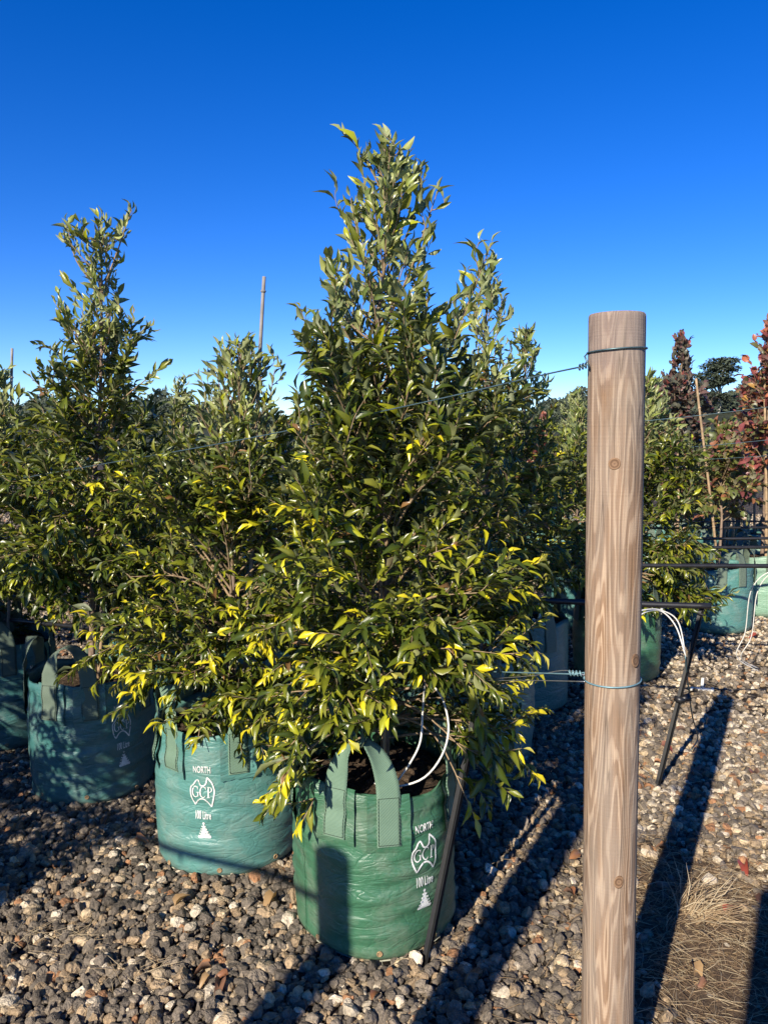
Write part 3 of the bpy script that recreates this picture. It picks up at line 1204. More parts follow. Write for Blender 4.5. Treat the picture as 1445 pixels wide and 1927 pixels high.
def make_bag(name, label, loc, seed, mat, webmat, th_handle, n_handles=4, printed=True, detail=True, group=None, hang=None, print_top=0.40, arches=None, print_turn=45):
    bag = Bag(seed)
    t = thing(name, label, 'grow bag', loc, 0, group)
    if detail:
        link('body', bag_body(bag, mat), t)
    else:
        link('body', bag_body(bag, mat, 44, 18), t)
    link('potting_mix', soil_disc(bag, seed), t)
    q = np.random.default_rng(seed + 7)
    for k in range(n_handles):
        ar = arches[k] if arches else 0.15 + q.uniform(-0.03, 0.02)
        handle_parts(bag, th_handle + k * 2 * math.pi / n_handles, seed + k, webmat, mat, t, detail, arch=ar, lean=q.uniform(-0.02, 0.03))
    if printed:
        print_all(bag, th_handle + math.radians(print_turn), t, print_top)
    if detail:
        for k in range(8):
            a = th_handle + k * math.pi / 4 + 0.2
            P = bag.skin(a, 0.045 + q.uniform(-0.01, 0.01), 0.002)
            R, T = np.array([math.cos(a), math.sin(a), 0]), np.array([-math.sin(a), math.cos(a), 0])
            aa_ = np.linspace(0, 2 * math.pi, 13)
            ring = P + 0.0075 * (np.cos(aa_)[:, None] * T + np.sin(aa_)[:, None] * np.array([0, 0, 1.0]))
            m2 = MB()
            m2.tube(ring, 0.0022, 5, False)
            m2.add(np.concatenate([[P + R * 0.0005], ring[:-1]]), None, [(0, i, i % 12 + 1) for i in range(1, 13)])
            m2.build('drain_eyelet', M['eyelet'], t)
        m2 = MB()
        th = np.linspace(0, 2 * math.pi, 90)
        P = bag.skin(th, np.full(90, 0.012), 0.003)
        P[:, 2] += q.normal(0, 0.0015, 90)
        m2.tube(P, 0.0026, 4, False)
        for k in range(60):
            a = q.uniform(0, 6.28)
            p = bag.skin(a, 0.012, 0.003)
            e = p + np.array([math.cos(a) * 0.012 + q.normal(0, 0.01), math.sin(a) * 0.012 + q.normal(0, 0.01), -0.006])
            m2.tube([p, (p + e) / 2 + q.normal(0, 0.003, 3), e], 0.0007, 3, False)
        m2.build('bottom_seam', M['thread'], t)
        m2 = MB()
        a = th_handle - math.radians(48)
        zz = np.linspace(0.03, 0.5, 50)
        P = bag.skin(np.full(50, a), zz, 0.0015)
        m2.tube(P, 0.0014, 4, False)
        m2.build('side_seam', mat, t)
    return t, bag


# ------------------------------------------------------------------ row beside the post: bags and trees
ROW = [  # loc, bag material, webbing, handle angle, seed
    ('plant_bag', 'bright green printed grow bag with a post shadow across its front', (-0.03, 2.435, 0), 'bag_green', 'web', -98, 3),
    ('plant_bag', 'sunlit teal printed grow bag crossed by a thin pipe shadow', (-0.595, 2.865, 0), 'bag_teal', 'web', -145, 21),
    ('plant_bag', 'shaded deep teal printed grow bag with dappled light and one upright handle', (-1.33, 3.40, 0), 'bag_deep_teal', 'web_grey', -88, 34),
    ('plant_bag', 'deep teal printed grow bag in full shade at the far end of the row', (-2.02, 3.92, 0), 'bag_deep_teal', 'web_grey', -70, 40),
]
for nm, lb, loc, mat, web, th, sd in ROW:
    make_bag(nm, lb, loc, sd, M[mat], M[web], math.radians(th), print_top=0.42, print_turn=41 if sd == 3 else 45,
             arches={3: (0.15, 0.13, 0.16, 0.13), 21: (0.14, 0.07, 0.1, 0.1), 34: (0.165, 0.10, 0.1, 0.14), 40: (0.13, 0.1, 0.1, 0.12)}[sd])

SOIL_Z = BAG_H - 0.045


def local_env(rows, y, x0):
    o = outline(rows, y)
    return envelope_lr(o)


# tree in the green bag
T1 = [(236, 6, 8), (270, 20, 30), (320, 44, 58), (400, 68, 80), (450, 78, 88), (530, 86, 92), (590, 84, 110), (640, 135, 165), (720, 180, 215),
      (850, 205, 215), (1000, 225, 225), (1100, 235, 230), (1240, 250, 230), (1380, 225, 222), (1470, 160, 190), (1520, 90, 120)]
env1 = local_env(T1, 2.43, 0)
w1, tw1, L1 = grow(101, [(0, 0, SOIL_Z - 0.03), (0.012, 0.01, 0.9), (-0.008, 0, 1.5), (-0.02, 0.01, 1.9), (0.01, 0, 2.2), (0.0, 0, 2.49)],
                   env1, 0.60, 2.40, 138, yellow=0.36, power=1.2, sparse=1.85, yz=(0.42, 1.62), avoid=[(-0.21, 0.07, -0.7, -0.06, 0.1, 0.74), (0.03, 0.23, -0.7, -0.06, 0.50, 0.875), (0.05, 0.2, -0.7, -0.15, 0.1, 0.6), (-0.4, 0.5, -0.7, 0.6, 0.0, 0.37)],
                   extra=[((-0.01, 0, 1.75), (0.325, -0.03, 2.17), (0.06, 0, -0.04)), ((-0.01, 0, 1.9), (0.16, -0.05, 2.32), (0.05, 0, 0)),
                          ((0, 0, 1.62), (0.25, -0.12, 1.98), (0.05, 0, -0.05)), ((0, 0, 1.6), (-0.2, -0.1, 1.93), (-0.05, 0, -0.04)),
                          ((0, 0, 2.0), (-0.10, -0.05, 2.30), (-0.05, 0, 0)), ((0, 0, 1.85), (-0.17, -0.02, 2.12), (-0.04, 0, -0.06)),
                          ((0.0, -0.02, 0.68), (0.41, -0.12, 0.68), (0, 0, 0.06), 'y'), ((0, -0.02, 0.85), (0.42, -0.1, 0.92), (0, 0, 0.05), 'y'),
                          ((0, -0.02, 0.66), (-0.26, -0.25, 0.42), (0, 0, 0.22), 'y'), ((0, -0.02, 0.75), (-0.06, -0.35, 0.86), (0, 0, 0.12), 'y'), ((0, -0.02, 0.70), (0.27, -0.24, 0.46), (0, 0, 0.22)),
                          ((0, -0.02, 0.95), (0.41, -0.12, 1.20), (0, 0, -0.05), 'y'), ((0, -0.02, 0.9), (0.38, -0.16, 1.12), (0, 0, -0.03), 'y'), ((0, 0, 0.95), (0.15, -0.36, 0.92), (0, 0, 0.1)),
                          ((0, 0, 0.85), (-0.15, -0.38, 0.80), (0, 0, 0.1)), ((0, 0, 0.75), (0.30, -0.25, 0.60), (0, 0, 0.12))])
plant_tree('nursery_tree', 'tall pointed leafy green tree growing in the bright green bag', 'tree', (0.0, 2.43, 0), w1, tw1, L1, M['leaf'], 300)

T2 = [(615, 10, 12), (650, 30, 40), (700, 52, 60), (760, 80, 85), (850, 150, 145), (950, 180, 165), (1050, 200, 180), (1150, 225, 180), (1250, 238, 165),
      (1330, 220, 140), (1400, 140, 100), (1450, 80, 60)]
env2 = local_env(T2, 2.86, 0)
w2, tw2, L2 = grow(202, [(0, 0, SOIL_Z - 0.03), (0.02, 0.0, 0.95), (0.035, 0.01, 1.4), (0.06, 0, 1.68), (0.07, 0, 1.90)],
                   env2, 0.60, 1.86, 106, yellow=0.44, power=1.12, sparse=1.4, leaf_len=0.047, avoid=[(-0.33, 0.04, -0.7, -0.05, 0.1, 0.59), (-0.4, 0.4, -0.7, 0.3, 0.0, 0.44)], yz=(0.5, 1.45),
                   extra=[((0, 0, 0.70), (-0.40, -0.12, 0.83), (0, 0, -0.05)), ((0, 0, 0.68), (-0.36, -0.14, 0.72), (0, 0, 0.06)),
                          ((0, 0, 0.66), (-0.05, -0.32, 0.52), (0, 0, 0.15)), ((0, 0, 0.8), (-0.3, -0.28, 0.95), (0, 0, -0.05)),
                          ((0.03, 0, 1.3), (0.2, -0.05, 1.83), (0.06, 0, 0)), ((0, 0, 0.7), (0.12, -0.33, 0.62), (0, 0, 0.1)),
                          ((0, 0, 0.72), (0.22, -0.22, 0.5), (0, 0, 0.16))])
plant_tree('nursery_tree', 'bushy green tree with yellow tips growing in the sunlit teal bag', 'tree', (-0.595, 2.865, 0), w2, tw2, L2, M['leaf'], 300)

T3 = [(392, 30, 55), (430, 68, 50), (480, 55, 40), (520, 20, 26), (545, 40, 25), (575, 80, 30), (620, 70, 62), (680, 62, 110), (720, 110, 75), (780, 85, 80),
      (830, 150, 140), (900, 195, 165), (1000, 205, 190), (1080, 200, 170), (1160, 190, 130), (1210, 120, 80)]
env3 = local_env(T3, 3.4, 0)
w3, tw3, L3 = grow(303, [(0, 0, SOIL_Z - 0.03), (0.015, 0, 0.8), (0.04, 0, 1.3), (0.09, 0, 1.8), (0.11, 0, 2.2), (0.12, 0, 2.52)],
                   env3, 0.90, 2.47, 88, power=1.45, sparse=2.8, avoid=[(-0.16, 0.22, -0.7, 0.05, 0.0, 0.86), (-0.5, 0.5, -0.7, 0.5, 0.0, 0.70)], yellow=0.06, yz=(0.6, 1.5), leaf_len=0.055,
                   extra=[((0.08, 0, 1.65), (0.40, -0.05, 1.90), (0, 0, -0.05)), ((0.08, 0, 1.6), (-0.20, -0.05, 1.85), (0, 0, -0.05)),
                          ((0.1, 0, 1.9), (-0.07, 0, 2.19), (-0.04, 0, 0)), ((0.11, 0, 2.2), (0.25, 0, 2.55), (0.04, 0, 0)), ((0.11, 0, 2.2), (-0.03, 0, 2.5), (-0.05, 0, 0))])
plant_tree('nursery_tree', 'tall thin-topped green tree growing in the dappled deep teal bag', 'tree', (-1.33, 3.40, 0), w3, tw3, L3, M['leaf'], 300)

T4 = [(700, 20, 25), (760, 60, 60), (850, 120, 120), (1000, 170, 170), (1120, 180, 170), (1200, 120, 110)]
env4 = local_env(T4, 3.92, 0)
w4, tw4, L4 = grow(404, [(0, 0, SOIL_Z - 0.03), (0.01, 0, 1.0), (0.03, 0, 1.6), (0.04, 0, 1.9)], env4, 0.72, 1.86, 58, yellow=0.04)
plant_tree('nursery_tree', 'green tree growing in the fully shaded bag at the row end', 'tree', (-2.02, 3.92, 0), w4, tw4, L4, M['leaf'], 120)


# ------------------------------------------------------------------ stakes
def bamboo(label, a, b, r=0.006, mat='bamboo', group=None):
    a, b = np.array(a, float), np.array(b, float)
    t = thing('bamboo_stake', label, 'stake', tuple(a), 0, group)
    n = max(4, int(np.linalg.norm(b - a) / 0.045))
    f = np.linspace(0, 1, n)
    P = (b - a) * f[:, None]
    P[:, 0] += 0.006 * np.sin(f * 5)
    m = MB()
    m.tube(P, np.linspace(r, r * 0.8, n), 8)
    m.build('cane', M[mat], t)
    k = 1
    L = np.linalg.norm(b - a)
    while k * 0.24 < L:
        f0 = k * 0.24 / L
        p = (b - a) * f0
        p[0] += 0.006 * math.sin(f0 * 5)
        d = norm(b - a)
        m = MB()
        m.tube([p - d * 0.005, p - d * 0.002, p + d * 0.002, p + d * 0.005], [r * 0.9, r * 1.22, r * 1.22, r * 0.9], 8)
        m.build('cane_node', M[mat], t)
        k += 1
    return t


bamboo('pale bamboo stake beside the trunk in the bright green bag', (0.0, 2.40, SOIL_Z - 0.05), (-0.02, 2.40, 1.62))
bamboo('tall grey bamboo stake rising above the tree in the sunlit teal bag', (-0.56, 2.90, SOIL_Z - 0.05), at(500, 520, 2.9), 0.0085, 'bamboo_grey')
bamboo('thin bamboo stake tied to the trunk in the dappled bag', (-1.30, 3.385, SOIL_Z - 0.05), at(214, 798, 3.39), 0.008)
bamboo('grey bamboo stake rising from the tree in the fully shaded bag', (-1.98, 3.94, SOIL_Z - 0.05), at(25, 655, 3.94), 0.0085, 'bamboo_grey')


# ------------------------------------------------------------------ posts
def make_post(label, loc, h, r, knots=(), group=None, seed=1, lean=(0.0, 0.0)):
    q = np.random.default_rng(seed)
    t = thing('wooden_post', label, 'post', loc, 0, group)
    nt, nz = 96, 60
    th = np.linspace(0, 2 * math.pi, nt, endpoint=False)
    zz = np.concatenate([np.linspace(-0.25, h - 0.012, nz), [h - 0.004, h, h + 0.002, h + 0.004]])
    shrink = np.concatenate([np.ones(nz), [0.995, 0.965, 0.6, 0.001]])

    def rad(thv, z):
        rr = r * (1.0 - 0.012 * (z / h)) * (1 + 0.014 * np.sin(2 * thv + 1.1 * z) + 0.010 * np.sin(3 * thv + 1.0 + 2.3 * z) + 0.006 * np.sin(5.3 * z + 1.0) + 0.003 * np.sin(9 * thv + 2 * z))
        # a drying check down the side
        d = np.abs(((thv - (math.radians(-28) + 0.05 * np.sin(2 * z))) + math.pi) % (2 * math.pi) - math.pi)
        return rr - 0.0045 * np.exp(-(d / 0.035) ** 2) * np.clip((z - 0.2) * 2, 0, 1)
    G = np.zeros((nt, len(zz), 3))
    for j, (z, s) in enumerate(zip(zz, shrink)):
        R = rad(th, z) * s
        G[:, j, 0] = R * np.cos(th) + lean[0] * z
        G[:, j, 1] = R * np.sin(th) + lean[1] * z
        G[:, j, 2] = z
    m = MB()
    m.grid(G, closed_u=True)
    body = m.build('shaft', M['wood'], t)
    for (th0, z, s) in knots:
        R = float(rad(np.array(th0), z))
        a = np.array([math.cos(th0), math.sin(th0), 0])
        tt = np.array([-math.sin(th0), math.cos(th0), 0])
        rows = []
        for f, dz in ((1.0, -0.002), (0.92, 0.0016), (0.75, 0.0012), (0.4, 0.0004), (0.05, 0.0002)):
            al = np.linspace(0, 2 * math.pi, 18, endpoint=False)
            wob = 1 + 0.1 * np.sin(2 * al + z * 9)
            u = s * f * np.cos(al) * wob
            v = s * f * 1.2 * np.sin(al) * wob
            rows.append(np.stack([np.cos(th0 + u / R) * (R + dz) + lean[0] * (z + v), np.sin(th0 + u / R) * (R + dz) + lean[1] * (z + v), z + v], 1))
        m = MB()
        ctr = np.array([math.cos(th0) * R + lean[0] * z, math.sin(th0) * R + lean[1] * z, z])
        m.grid(np.stack(rows, 1) - ctr, closed_u=True)
        m.build('knot', M['knot'], body, loc=tuple(ctr))
    return t


PX, PY, PR, PH = 0.5255, 1.70, 0.0605, 1.856
# knots seen on the sunlit side
make_post('weathered round timber post with knots and wire tied round it', (0.536, PY, 0), PH, PR,
          knots=[(math.radians(-108), 1.535, 0.0125), (math.radians(-52), 1.10, 0.0135), (math.radians(-86), 0.59, 0.0125)], seed=4, lean=(-0.0165, 0.0))
POSTX = lambda z: 0.536 - 0.0165 * z
# posts of the photographer's row, and an added stand-in for the photographer; only their shadows reach the picture
make_post('round timber post casting its shadow on the bright green bag', (-1.44, -0.12, 0), 1.86, 0.066, seed=7)
make_post('round timber post casting the long slanting shadow across the gravel', (-0.62, 0.52, 0), 1.86, 0.075, seed=8)
make_post('added round post standing in for the photographer, casting that shadow over the dry grass', (-0.23, -0.42, 0), 1.92, 0.09, seed=9)  # unseen shadow caster added in place of the photographer's body, not a row post


# ------------------------------------------------------------------ wires
def wire(name, label, paths, r, mat, cat='wire', ring=None):
    t = thing(name, label, cat, tuple(np.asarray(paths[0][0])))
    o = np.asarray(paths[0][0], float)
    for k, P in enumerate(paths):
        P = np.asarray(P, float) - o
        m = MB()
        m.tube(P, r, 6)
        m.build('strand', M[mat], t)
    return t, o


def ring_path(z, tilt=0.0, r=PR + 0.0022, turns=1.0, n=40, a0=math.pi):
    a = np.linspace(a0, a0 + 2 * math.pi * turns, n)
    return np.stack([POSTX(z) + r * np.cos(a), PY + r * np.sin(a), z + tilt * np.cos(a) + 0 * a], 1)


def coil(a, b, r, turns, n=60):
    a, b = np.asarray(a, float), np.asarray(b, float)
    d = norm(b - a)
    u = norm(np.cross(d, [0, 0, 1]))
    v = np.cross(d, u)
    f = np.linspace(0, 1, n)
    an = f * turns * 2 * math.pi
    return a + (b - a) * f[:, None] + r * (np.cos(an)[:, None] * u + np.sin(an)[:, None] * v)


zt = at(1160, 660, PY)[2]
eye_top = at(1103, 688, PY - 0.02)
far_top = np.array(at(200, 872, 2.95))
mid_top = np.array(at(440, 830, 2.50))
left_post = np.array([POSTX(zt) - PR - 0.004, PY, zt])
wire('trellis_wire', 'grey wire from the top of the post across the tree tops',
     [spline([eye_top, at(1000, 710, 1.83), at(760, 765, 2.08), mid_top, far_top, far_top + (far_top - mid_top) * 1.2], 40),
      np.concatenate([ring_path(zt, 0.004), [left_post + np.array([-0.006, -0.004, -0.012]), eye_top + np.array([0.004, 0, 0.004])]]),
      coil(eye_top + np.array([0.006, 0, 0.003]), eye_top + np.array([-0.016, 0.004, -0.004]), 0.0055, 3.5)], 0.0019, 'wire')
zb = at(1139, 1277, PY)[2]
lp = np.array([POSTX(zb) - PR - 0.003, PY, zb])
end_b = np.array([0.31, 2.30, at(905, 1264, 2.30)[2]])
kn = at(1083, 1269, 1.72)
wire('trellis_wire', 'pale blue wire knotted round the middle of the post',
     [spline([end_b, (end_b + kn) / 2, kn], 12), np.concatenate([ring_path(zb, 0.0035), [kn + np.array([0.02, 0, 0.004]), kn]]),
      coil(kn + np.array([0.016, 0, 0.001]), kn + np.array([-0.014, 0.01, 0]), 0.0055, 4)], 0.0019, 'wire_blue')
e2 = np.array([0.31, 2.30, at(915, 1281, 2.30)[2]])
wire('tie_wire', 'bright thin tie wire running doubled to the middle of the post',
     [spline([e2, at(1010, 1281, 1.95), lp + np.array([0, -0.004, -0.006])], 14), spline([e2 + np.array([0, 0, 0.004]), at(1000, 1272, 1.96), at(1060, 1262, 1.8), lp + np.array([0, 0, 0.008])], 14)], 0.0013, 'wire_bright')


for lab, a, b in [('thin grey trellis wire high across the pear trees', at(1100, 803, 4.7), at(1580, 748, 4.4)),
                  ('second grey trellis wire lower across the pear trees', at(1100, 856, 5.3), at(1580, 814, 5.0)),
                  ('lowest grey trellis wire among the pear trunks', at(1250, 868, 6.0), at(1580, 846, 5.8))]:
    m_ = (a + b) / 2 + np.array([0, 0, -0.01])
    wire('trellis_wire', lab, [spline([a, m_, b], 16)], 0.0022, 'wire')


# ------------------------------------------------------------------ irrigation
def pipe(name, label, P, r, mat='poly', cat='pipe', group=None, drops=(), seg=10):
    P = np.asarray(P, float)
    t = thing(name, label, cat, tuple(P[0]), 0, group)
    m = MB()
    m.tube(P - P[0], r, seg)
    m.build('tube', M[mat], t)
    for p in drops:
        p = np.asarray(p, float) - P[0]
        m = MB()
        m.tube([p + np.array([0, 0, 0.004]), p + np.array([0, 0, -r - 0.012])], [r * 0.55, r * 0.5], 8)
        m.tube([p + np.array([0, 0, -r - 0.006]), p + np.array([0, 0, -r - 0.026])], [r * 0.34, r * 0.28], 8)
        m.build('dripper', M['white_tube' if mat == 'poly' else 'poly'], t)
    return t


t1 = np.array([0.315, 2.40, at(905, 1270, 2.40)[2]])
pipe('irrigation_pipe', 'black irrigation pipe running behind the trunk in the bright green bag',
     spline([t1, at(805, 1264, 2.5), (-0.5, 2.98, 0.80), (-1.28, 3.47, 0.70), (-2.0, 3.98, 0.62)], 30), 0.0105, drops=[at(800, 1268, 2.5)])


def picket(label, a, b, group=None, clamp=None):
    a, b = np.array(a, float), np.array(b, float)
    t = thing('steel_picket', label, 'stake', tuple(a), 0, group)
    d = norm(b - a)
    u = norm(np.cross(d, [0, 1, 0]))
    v = np.cross(d, u)
    m = MB()
    L = np.linalg.norm(b - a)
    for ang in (90, 210, 330):
        w = math.cos(math.radians(ang)) * u + math.sin(math.radians(ang)) * v
        s = np.cross(d, w)
        lo = -0.06
        pts = []
        for l in (lo, L):
            for (p, q) in ((-0.002, -0.0024), (0.0145, -0.0016), (0.0145, 0.0016), (-0.002, 0.0024)):
                pts.append(d * l + w * p + s * q)
        m.add(pts, [(0, 1, 5, 4), (1, 2, 6, 5), (2, 3, 7, 6), (3, 0, 4, 7), (0, 3, 2, 1), (4, 5, 6, 7)])
    m.build('shaft', M['steel_dark'], t, smooth=False)
    if clamp:
        p = d * clamp
        m = MB()
        m.tube([p - d * 0.012, p + d * 0.012], 0.024, 10)
        m.tube([p, p + np.array([0.045, 0.0, 0.012])], [0.014, 0.02], 8)
        m.build('clamp', M['poly'], t)
    # pale cap strap near the head
    p = d * (L - 0.05)
    m = MB()
    m.tube([p - d * 0.004, p + d * 0.004], 0.02, 8)
    m.build('head_strap', M['strap'], t)
    return t


r1 = on_ground(800, 1812)
picket('dark leaning picket standing against the bright green bag', r1 + np.array([0.0, -0.012, 0]), t1 + np.array([0.0, -0.03, 0.0]))
r2b = on_ground(1236, 1488)
r2t = at(1324, 1136, 3.42)
picket('dark leaning picket on the open gravel behind the timber post', r2b, r2t, clamp=0.42)

pipe('irrigation_pipe', 'black irrigation pipe ending at the leaning picket on the gravel',
     spline([at(700, 1112, 3.72), at(1020, 1130, 3.52), at(1200, 1137, 3.45), r2t + np.array([0.02, -0.03, -0.005])], 20), 0.0135, drops=[at(1245, 1140, 3.44)])
for k, (pyl, pyr, F, r) in enumerate([(1060, 1066, 4.43, 0.013), (1030, 1029, 5.17, 0.011), (1013, 1011, 5.7, 0.011), (993, 992, 6.3, 0.010), (982, 980, 6.7, 0.008)]):
    lab = ['black irrigation pipe passing in front of the pale teal bags', 'second black irrigation pipe behind the leaning picket, above the teal bags',
           'third black irrigation pipe behind the leaning picket, among the bags', 'fourth black irrigation pipe behind the leaning picket, among canes',
           'thin black irrigation line farthest behind the leaning picket'][k]
    x0 = 1020 if k != 2 else 1290
    a, b = at(x0, pyl, F + 0.1), at(1560, pyr, F - 0.05)
    pipe('irrigation_pipe', lab, spline([a, (a * 0.66 + b * 0.34) + np.array([0, 0, -0.006]), (a * 0.33 + b * 0.67) + np.array([0, 0, -0.003]), b], 18), r)

# thin white feeder tubes
q1 = at(800, 1280, 2.46)
for nm, lab, pts in [
    ('feeder_tube', 'white feeder tube looping down into the bright green bag',
     [q1, at(798, 1300, 2.36), at(795, 1340, 2.26), at(791, 1395, 2.22), at(772, 1436, 2.23), at(744, 1476, 2.27)]),
    ('feeder_tube', 'white feeder tube curving wide over the bright green bag rim',
     [q1 + np.array([0.002, 0, 0]), at(818, 1294, 2.36), at(836, 1325, 2.27), at(844, 1375, 2.20), at(830, 1425, 2.19), at(795, 1466, 2.21), at(742, 1481, 2.25), at(700, 1474, 2.33)]),
    ('feeder_tube', 'white feeder tube arching from the pipe to the leaning picket',
     [at(1190, 1170, 3.30), at(1215, 1152, 3.36), at(1245, 1151, 3.42), at(1272, 1180, 3.40), at(1290, 1235, 3.36)]),
    ('feeder_tube', 'second white feeder tube arching just above its neighbour by the picket',
     [at(1185, 1158, 3.28), at(1212, 1148, 3.34), at(1245, 1149, 3.42), at(1277, 1173, 3.43), at(1292, 1250, 3.40)]),
    ('feeder_tube', 'grey feeder tube trailing from the picket clamp to the gravel',
     [at(1289, 1235, 3.36), at(1296, 1300, 3.40), at(1303, 1350, 3.50), at(1313, 1388, 3.66), at(1300, 1412, 3.62)]),
    ('feeder_tube', 'white feeder tube arching down in front of the pale green bag',
     [at(1475, 1078, 4.62), at(1440, 1080, 4.66), at(1412, 1115, 4.72), at(1402, 1190, 4.80), at(1386, 1236, 4.86), on_ground(1430, 1268) + np.array([0, 0, 0.01])]),
    ('feeder_tube', 'second white feeder tube hanging in front of the pale green bag',
     [at(1475, 1082, 4.62), at(1447, 1082, 4.66), at(1424, 1118, 4.72), at(1414, 1197, 4.80), at(1394, 1238, 4.88), on_ground(1428, 1262) + np.array([0, 0, 0.01])]),
]:
    grey = 'grey' in lab
    pipe(nm, lab, spline(pts, 30), 0.0032, 'wire' if grey else 'white_tube', 'tube', seg=7)

# white tee on the gravel with its buried line
tee0 = on_ground(1320, 1303)
t = thing('pipe_tee', 'small white pipe tee lying on the gravel', 'pipe fitting', tuple(tee0))
m = MB()
m.tube([(-0.065, 0.01, 0.02), (0.065, -0.01, 0.018)], 0.0115, 10)
m.build('crosspiece', M['white_tube'], t)
m = MB()
m.tube([(0.0, 0.0, 0.02), (0.012, 0.02, 0.085)], [0.0105, 0.0085], 10)
m.build('riser', M['white_tube'], t)
m = MB()
for sx in (-1, 1):
    m.tube([(sx * 0.05, -sx * 0.0077, 0.0195), (sx * 0.068, -sx * 0.0105, 0.0185)], 0.0135, 10)
m.build('collars', M['white_tube'], t)
pipe('irrigation_pipe', 'thin black line lying on the gravel through the white tee',
     spline([tee0 + np.array([-0.75, 0.05, 0.012]), tee0 + np.array([-0.4, 0.05, 0.016]), tee0 + np.array([-0.06, 0.01, 0.02])], 12), 0.006)
pipe('irrigation_pipe', 'thin black line lying on the gravel beyond the white tee',
     spline([tee0 + np.array([0.06, -0.01, 0.018]), tee0 + np.array([0.4, 0.0, 0.014]), tee0 + np.array([1.6, -0.05, 0.012])], 12), 0.006)

# trunk tie on the dappled tree
t = thing('trunk_tie', 'black strap tying trunk and stake above the dappled bag', 'strap', (-1.31, 3.395, 0.69))
m = MB()
a = np.linspace(0, 2 * math.pi, 25)
m2 = np.stack([0.036 * np.cos(a), 0.026 * np.sin(a), 0 * a], 1)
G = np.stack([m2 + np.array([0, 0, z]) for z in (-0.011, 0.011)], 1)
m.grid(G)
m.grid((G * np.array([0.93, 0.93, 1]))[:, ::-1])
m.build('band', M['strap'], t)
m = MB()
m.box((0.012, -0.03, 0), 0.02, 0.008, 0.026)
m.build('buckle', M['strap'], t)
pipe('tie_line', 'dark line from the trunk strap towards the sunlit teal bag', spline([(-1.28, 3.38, 0.69), (-1.0, 3.25, 0.685), (-0.75, 3.1, 0.69)], 10), 0.0035, cat='line')

# pipe hung high along the photographer's own row: its thin shadow crosses the teal bag
pa, pb = np.array([-1.44, -0.12, 1.71]), np.array([-3.55, 1.56, 1.35])
pipe('irrigation_pipe', 'black irrigation pipe casting a thin shadow on the teal bag', spline([pa, (pa + pb) / 2, pb], 12), 0.015,
     drops=[pa + (pb - pa) * 0.27])

# ------------------------------------------------------------------ trees and bags in the rows behind
VAR = []


def generic_env(seed, h, wide):
    q = np.random.default_rng(seed)
    rows = [(0.55, 0.5, 0.5), (0.7, 0.9, 0.9), (0.95, 1.0, 1.0), (1.25, 0.92, 0.92), (1.45, 0.7, 0.7), (1.65, 0.42, 0.42), (1.85, 0.3, 0.3), (2.1, 0.24, 0.24), (2.3, 0.08, 0.08)]
    k = h / 2.3
    return envelope_lr([(0.5 + (z - 0.5) * (h - 0.5) / 1.8, a * wide * q.uniform(0.85, 1.15), b * wide * q.uniform(0.85, 1.15)) for z, a, b in rows])


for k, (h, wide, nb) in enumerate([(2.3, 0.42, 62), (1.8, 0.44, 58), (2.35, 0.36, 58), (1.75, 0.42, 54)]):
    VAR.append((h, grow(500 + k, [(0, 0, SOIL_Z - 0.03), (0.01, 0.0, 0.9), (0.03, 0.01, h * 0.6), (0.01, 0, h * 0.85), (0.02, 0, h)],
                        generic_env(k, h, wide), 0.62, h - 0.04, nb, density=0.8, yellow=0.12, leaf_len=0.062)))
PEAR = []
for k, (h, colour, nb) in enumerate([(2.4, 'dark', 46), (2.5, 'red', 40), (1.9, 'mixed', 46)]):
    rows = [(0.9, 0.10, 0.10), (1.2, 0.24, 0.24), (1.5, 0.27, 0.27), (1.8, 0.24, 0.24), (2.05, 0.14, 0.14), (2.2, 0.07, 0.07), (2.4, 0.05, 0.05)]
    rows = [(0.9 + (z - 0.9) * (h - 0.9) / 1.5, a, b) for z, a, b in rows]
    PEAR.append((h, grow(600 + k, [(0, 0, SOIL_Z - 0.03), (0.02, 0, 1.0), (0.0, 0.01, h * 0.7), (0.01, 0, h)], envelope_lr(rows), 1.0, h - 0.05, nb,
                         density=0.5, yellow=0, leaf_len=0.062, leaf_w=0.72, colour=colour, elev=(30, 66))))

_made = {}


def back_tree(kind, k, x, y, ztop, rz, label, group=None, cat='tree', wide=1.0):
    h, (w, tw, L) = (VAR if kind == 'green' else PEAR)[k]
    s = ztop / h
    name = 'nursery_tree' if kind == 'green' else 'pear_tree'
    mat = M['leaf'] if kind == 'green' else M['pear_leaf']
    key = (kind, k)
    if key not in _made:
        t = plant_tree(name, label, cat, (x, y, 0), w, tw, L, mat, 0, kind != 'green' or True, group, rnd=(kind != 'green'))
        _made[key] = t
        t.rotation_euler = (0, 0, rz)
        t.scale = (max(s, 0.8) * wide, max(s, 0.8) * wide, s)
        return t
    return copy_tree(_made[key], (x, y, 0), rz, (max(s, 0.8) * wide, max(s, 0.8) * wide, s), label, group)


BACKBAG = {}


def back_bag(mat, k, x, y, rz, label, group=None):
    key = (mat, k)
    if key not in BACKBAG:
        BACKBAG[key] = make_bag('plant_bag', label, (x, y, 0), 70 + k, M[mat], M['web_grey'], math.radians(-95 + 40 * k), printed=False, detail=False, group=group)[0]
        BACKBAG[key].rotation_euler = (0, 0, rz)
        return BACKBAG[key]
    return copy_tree(BACKBAG[key], (x, y, 0), rz, 1.0, label, group)


def xat(px, y):
    return (px - 722.5) / 1446.0 * (y * _c + 0.5 * _s)


def ztop(py, y):
    return at(722, py, y)[2]


G_T = 'green trees in the crowded rows behind'
G_B = 'bags in the crowded rows behind'
G_P = 'autumn pear trees in the rows behind'
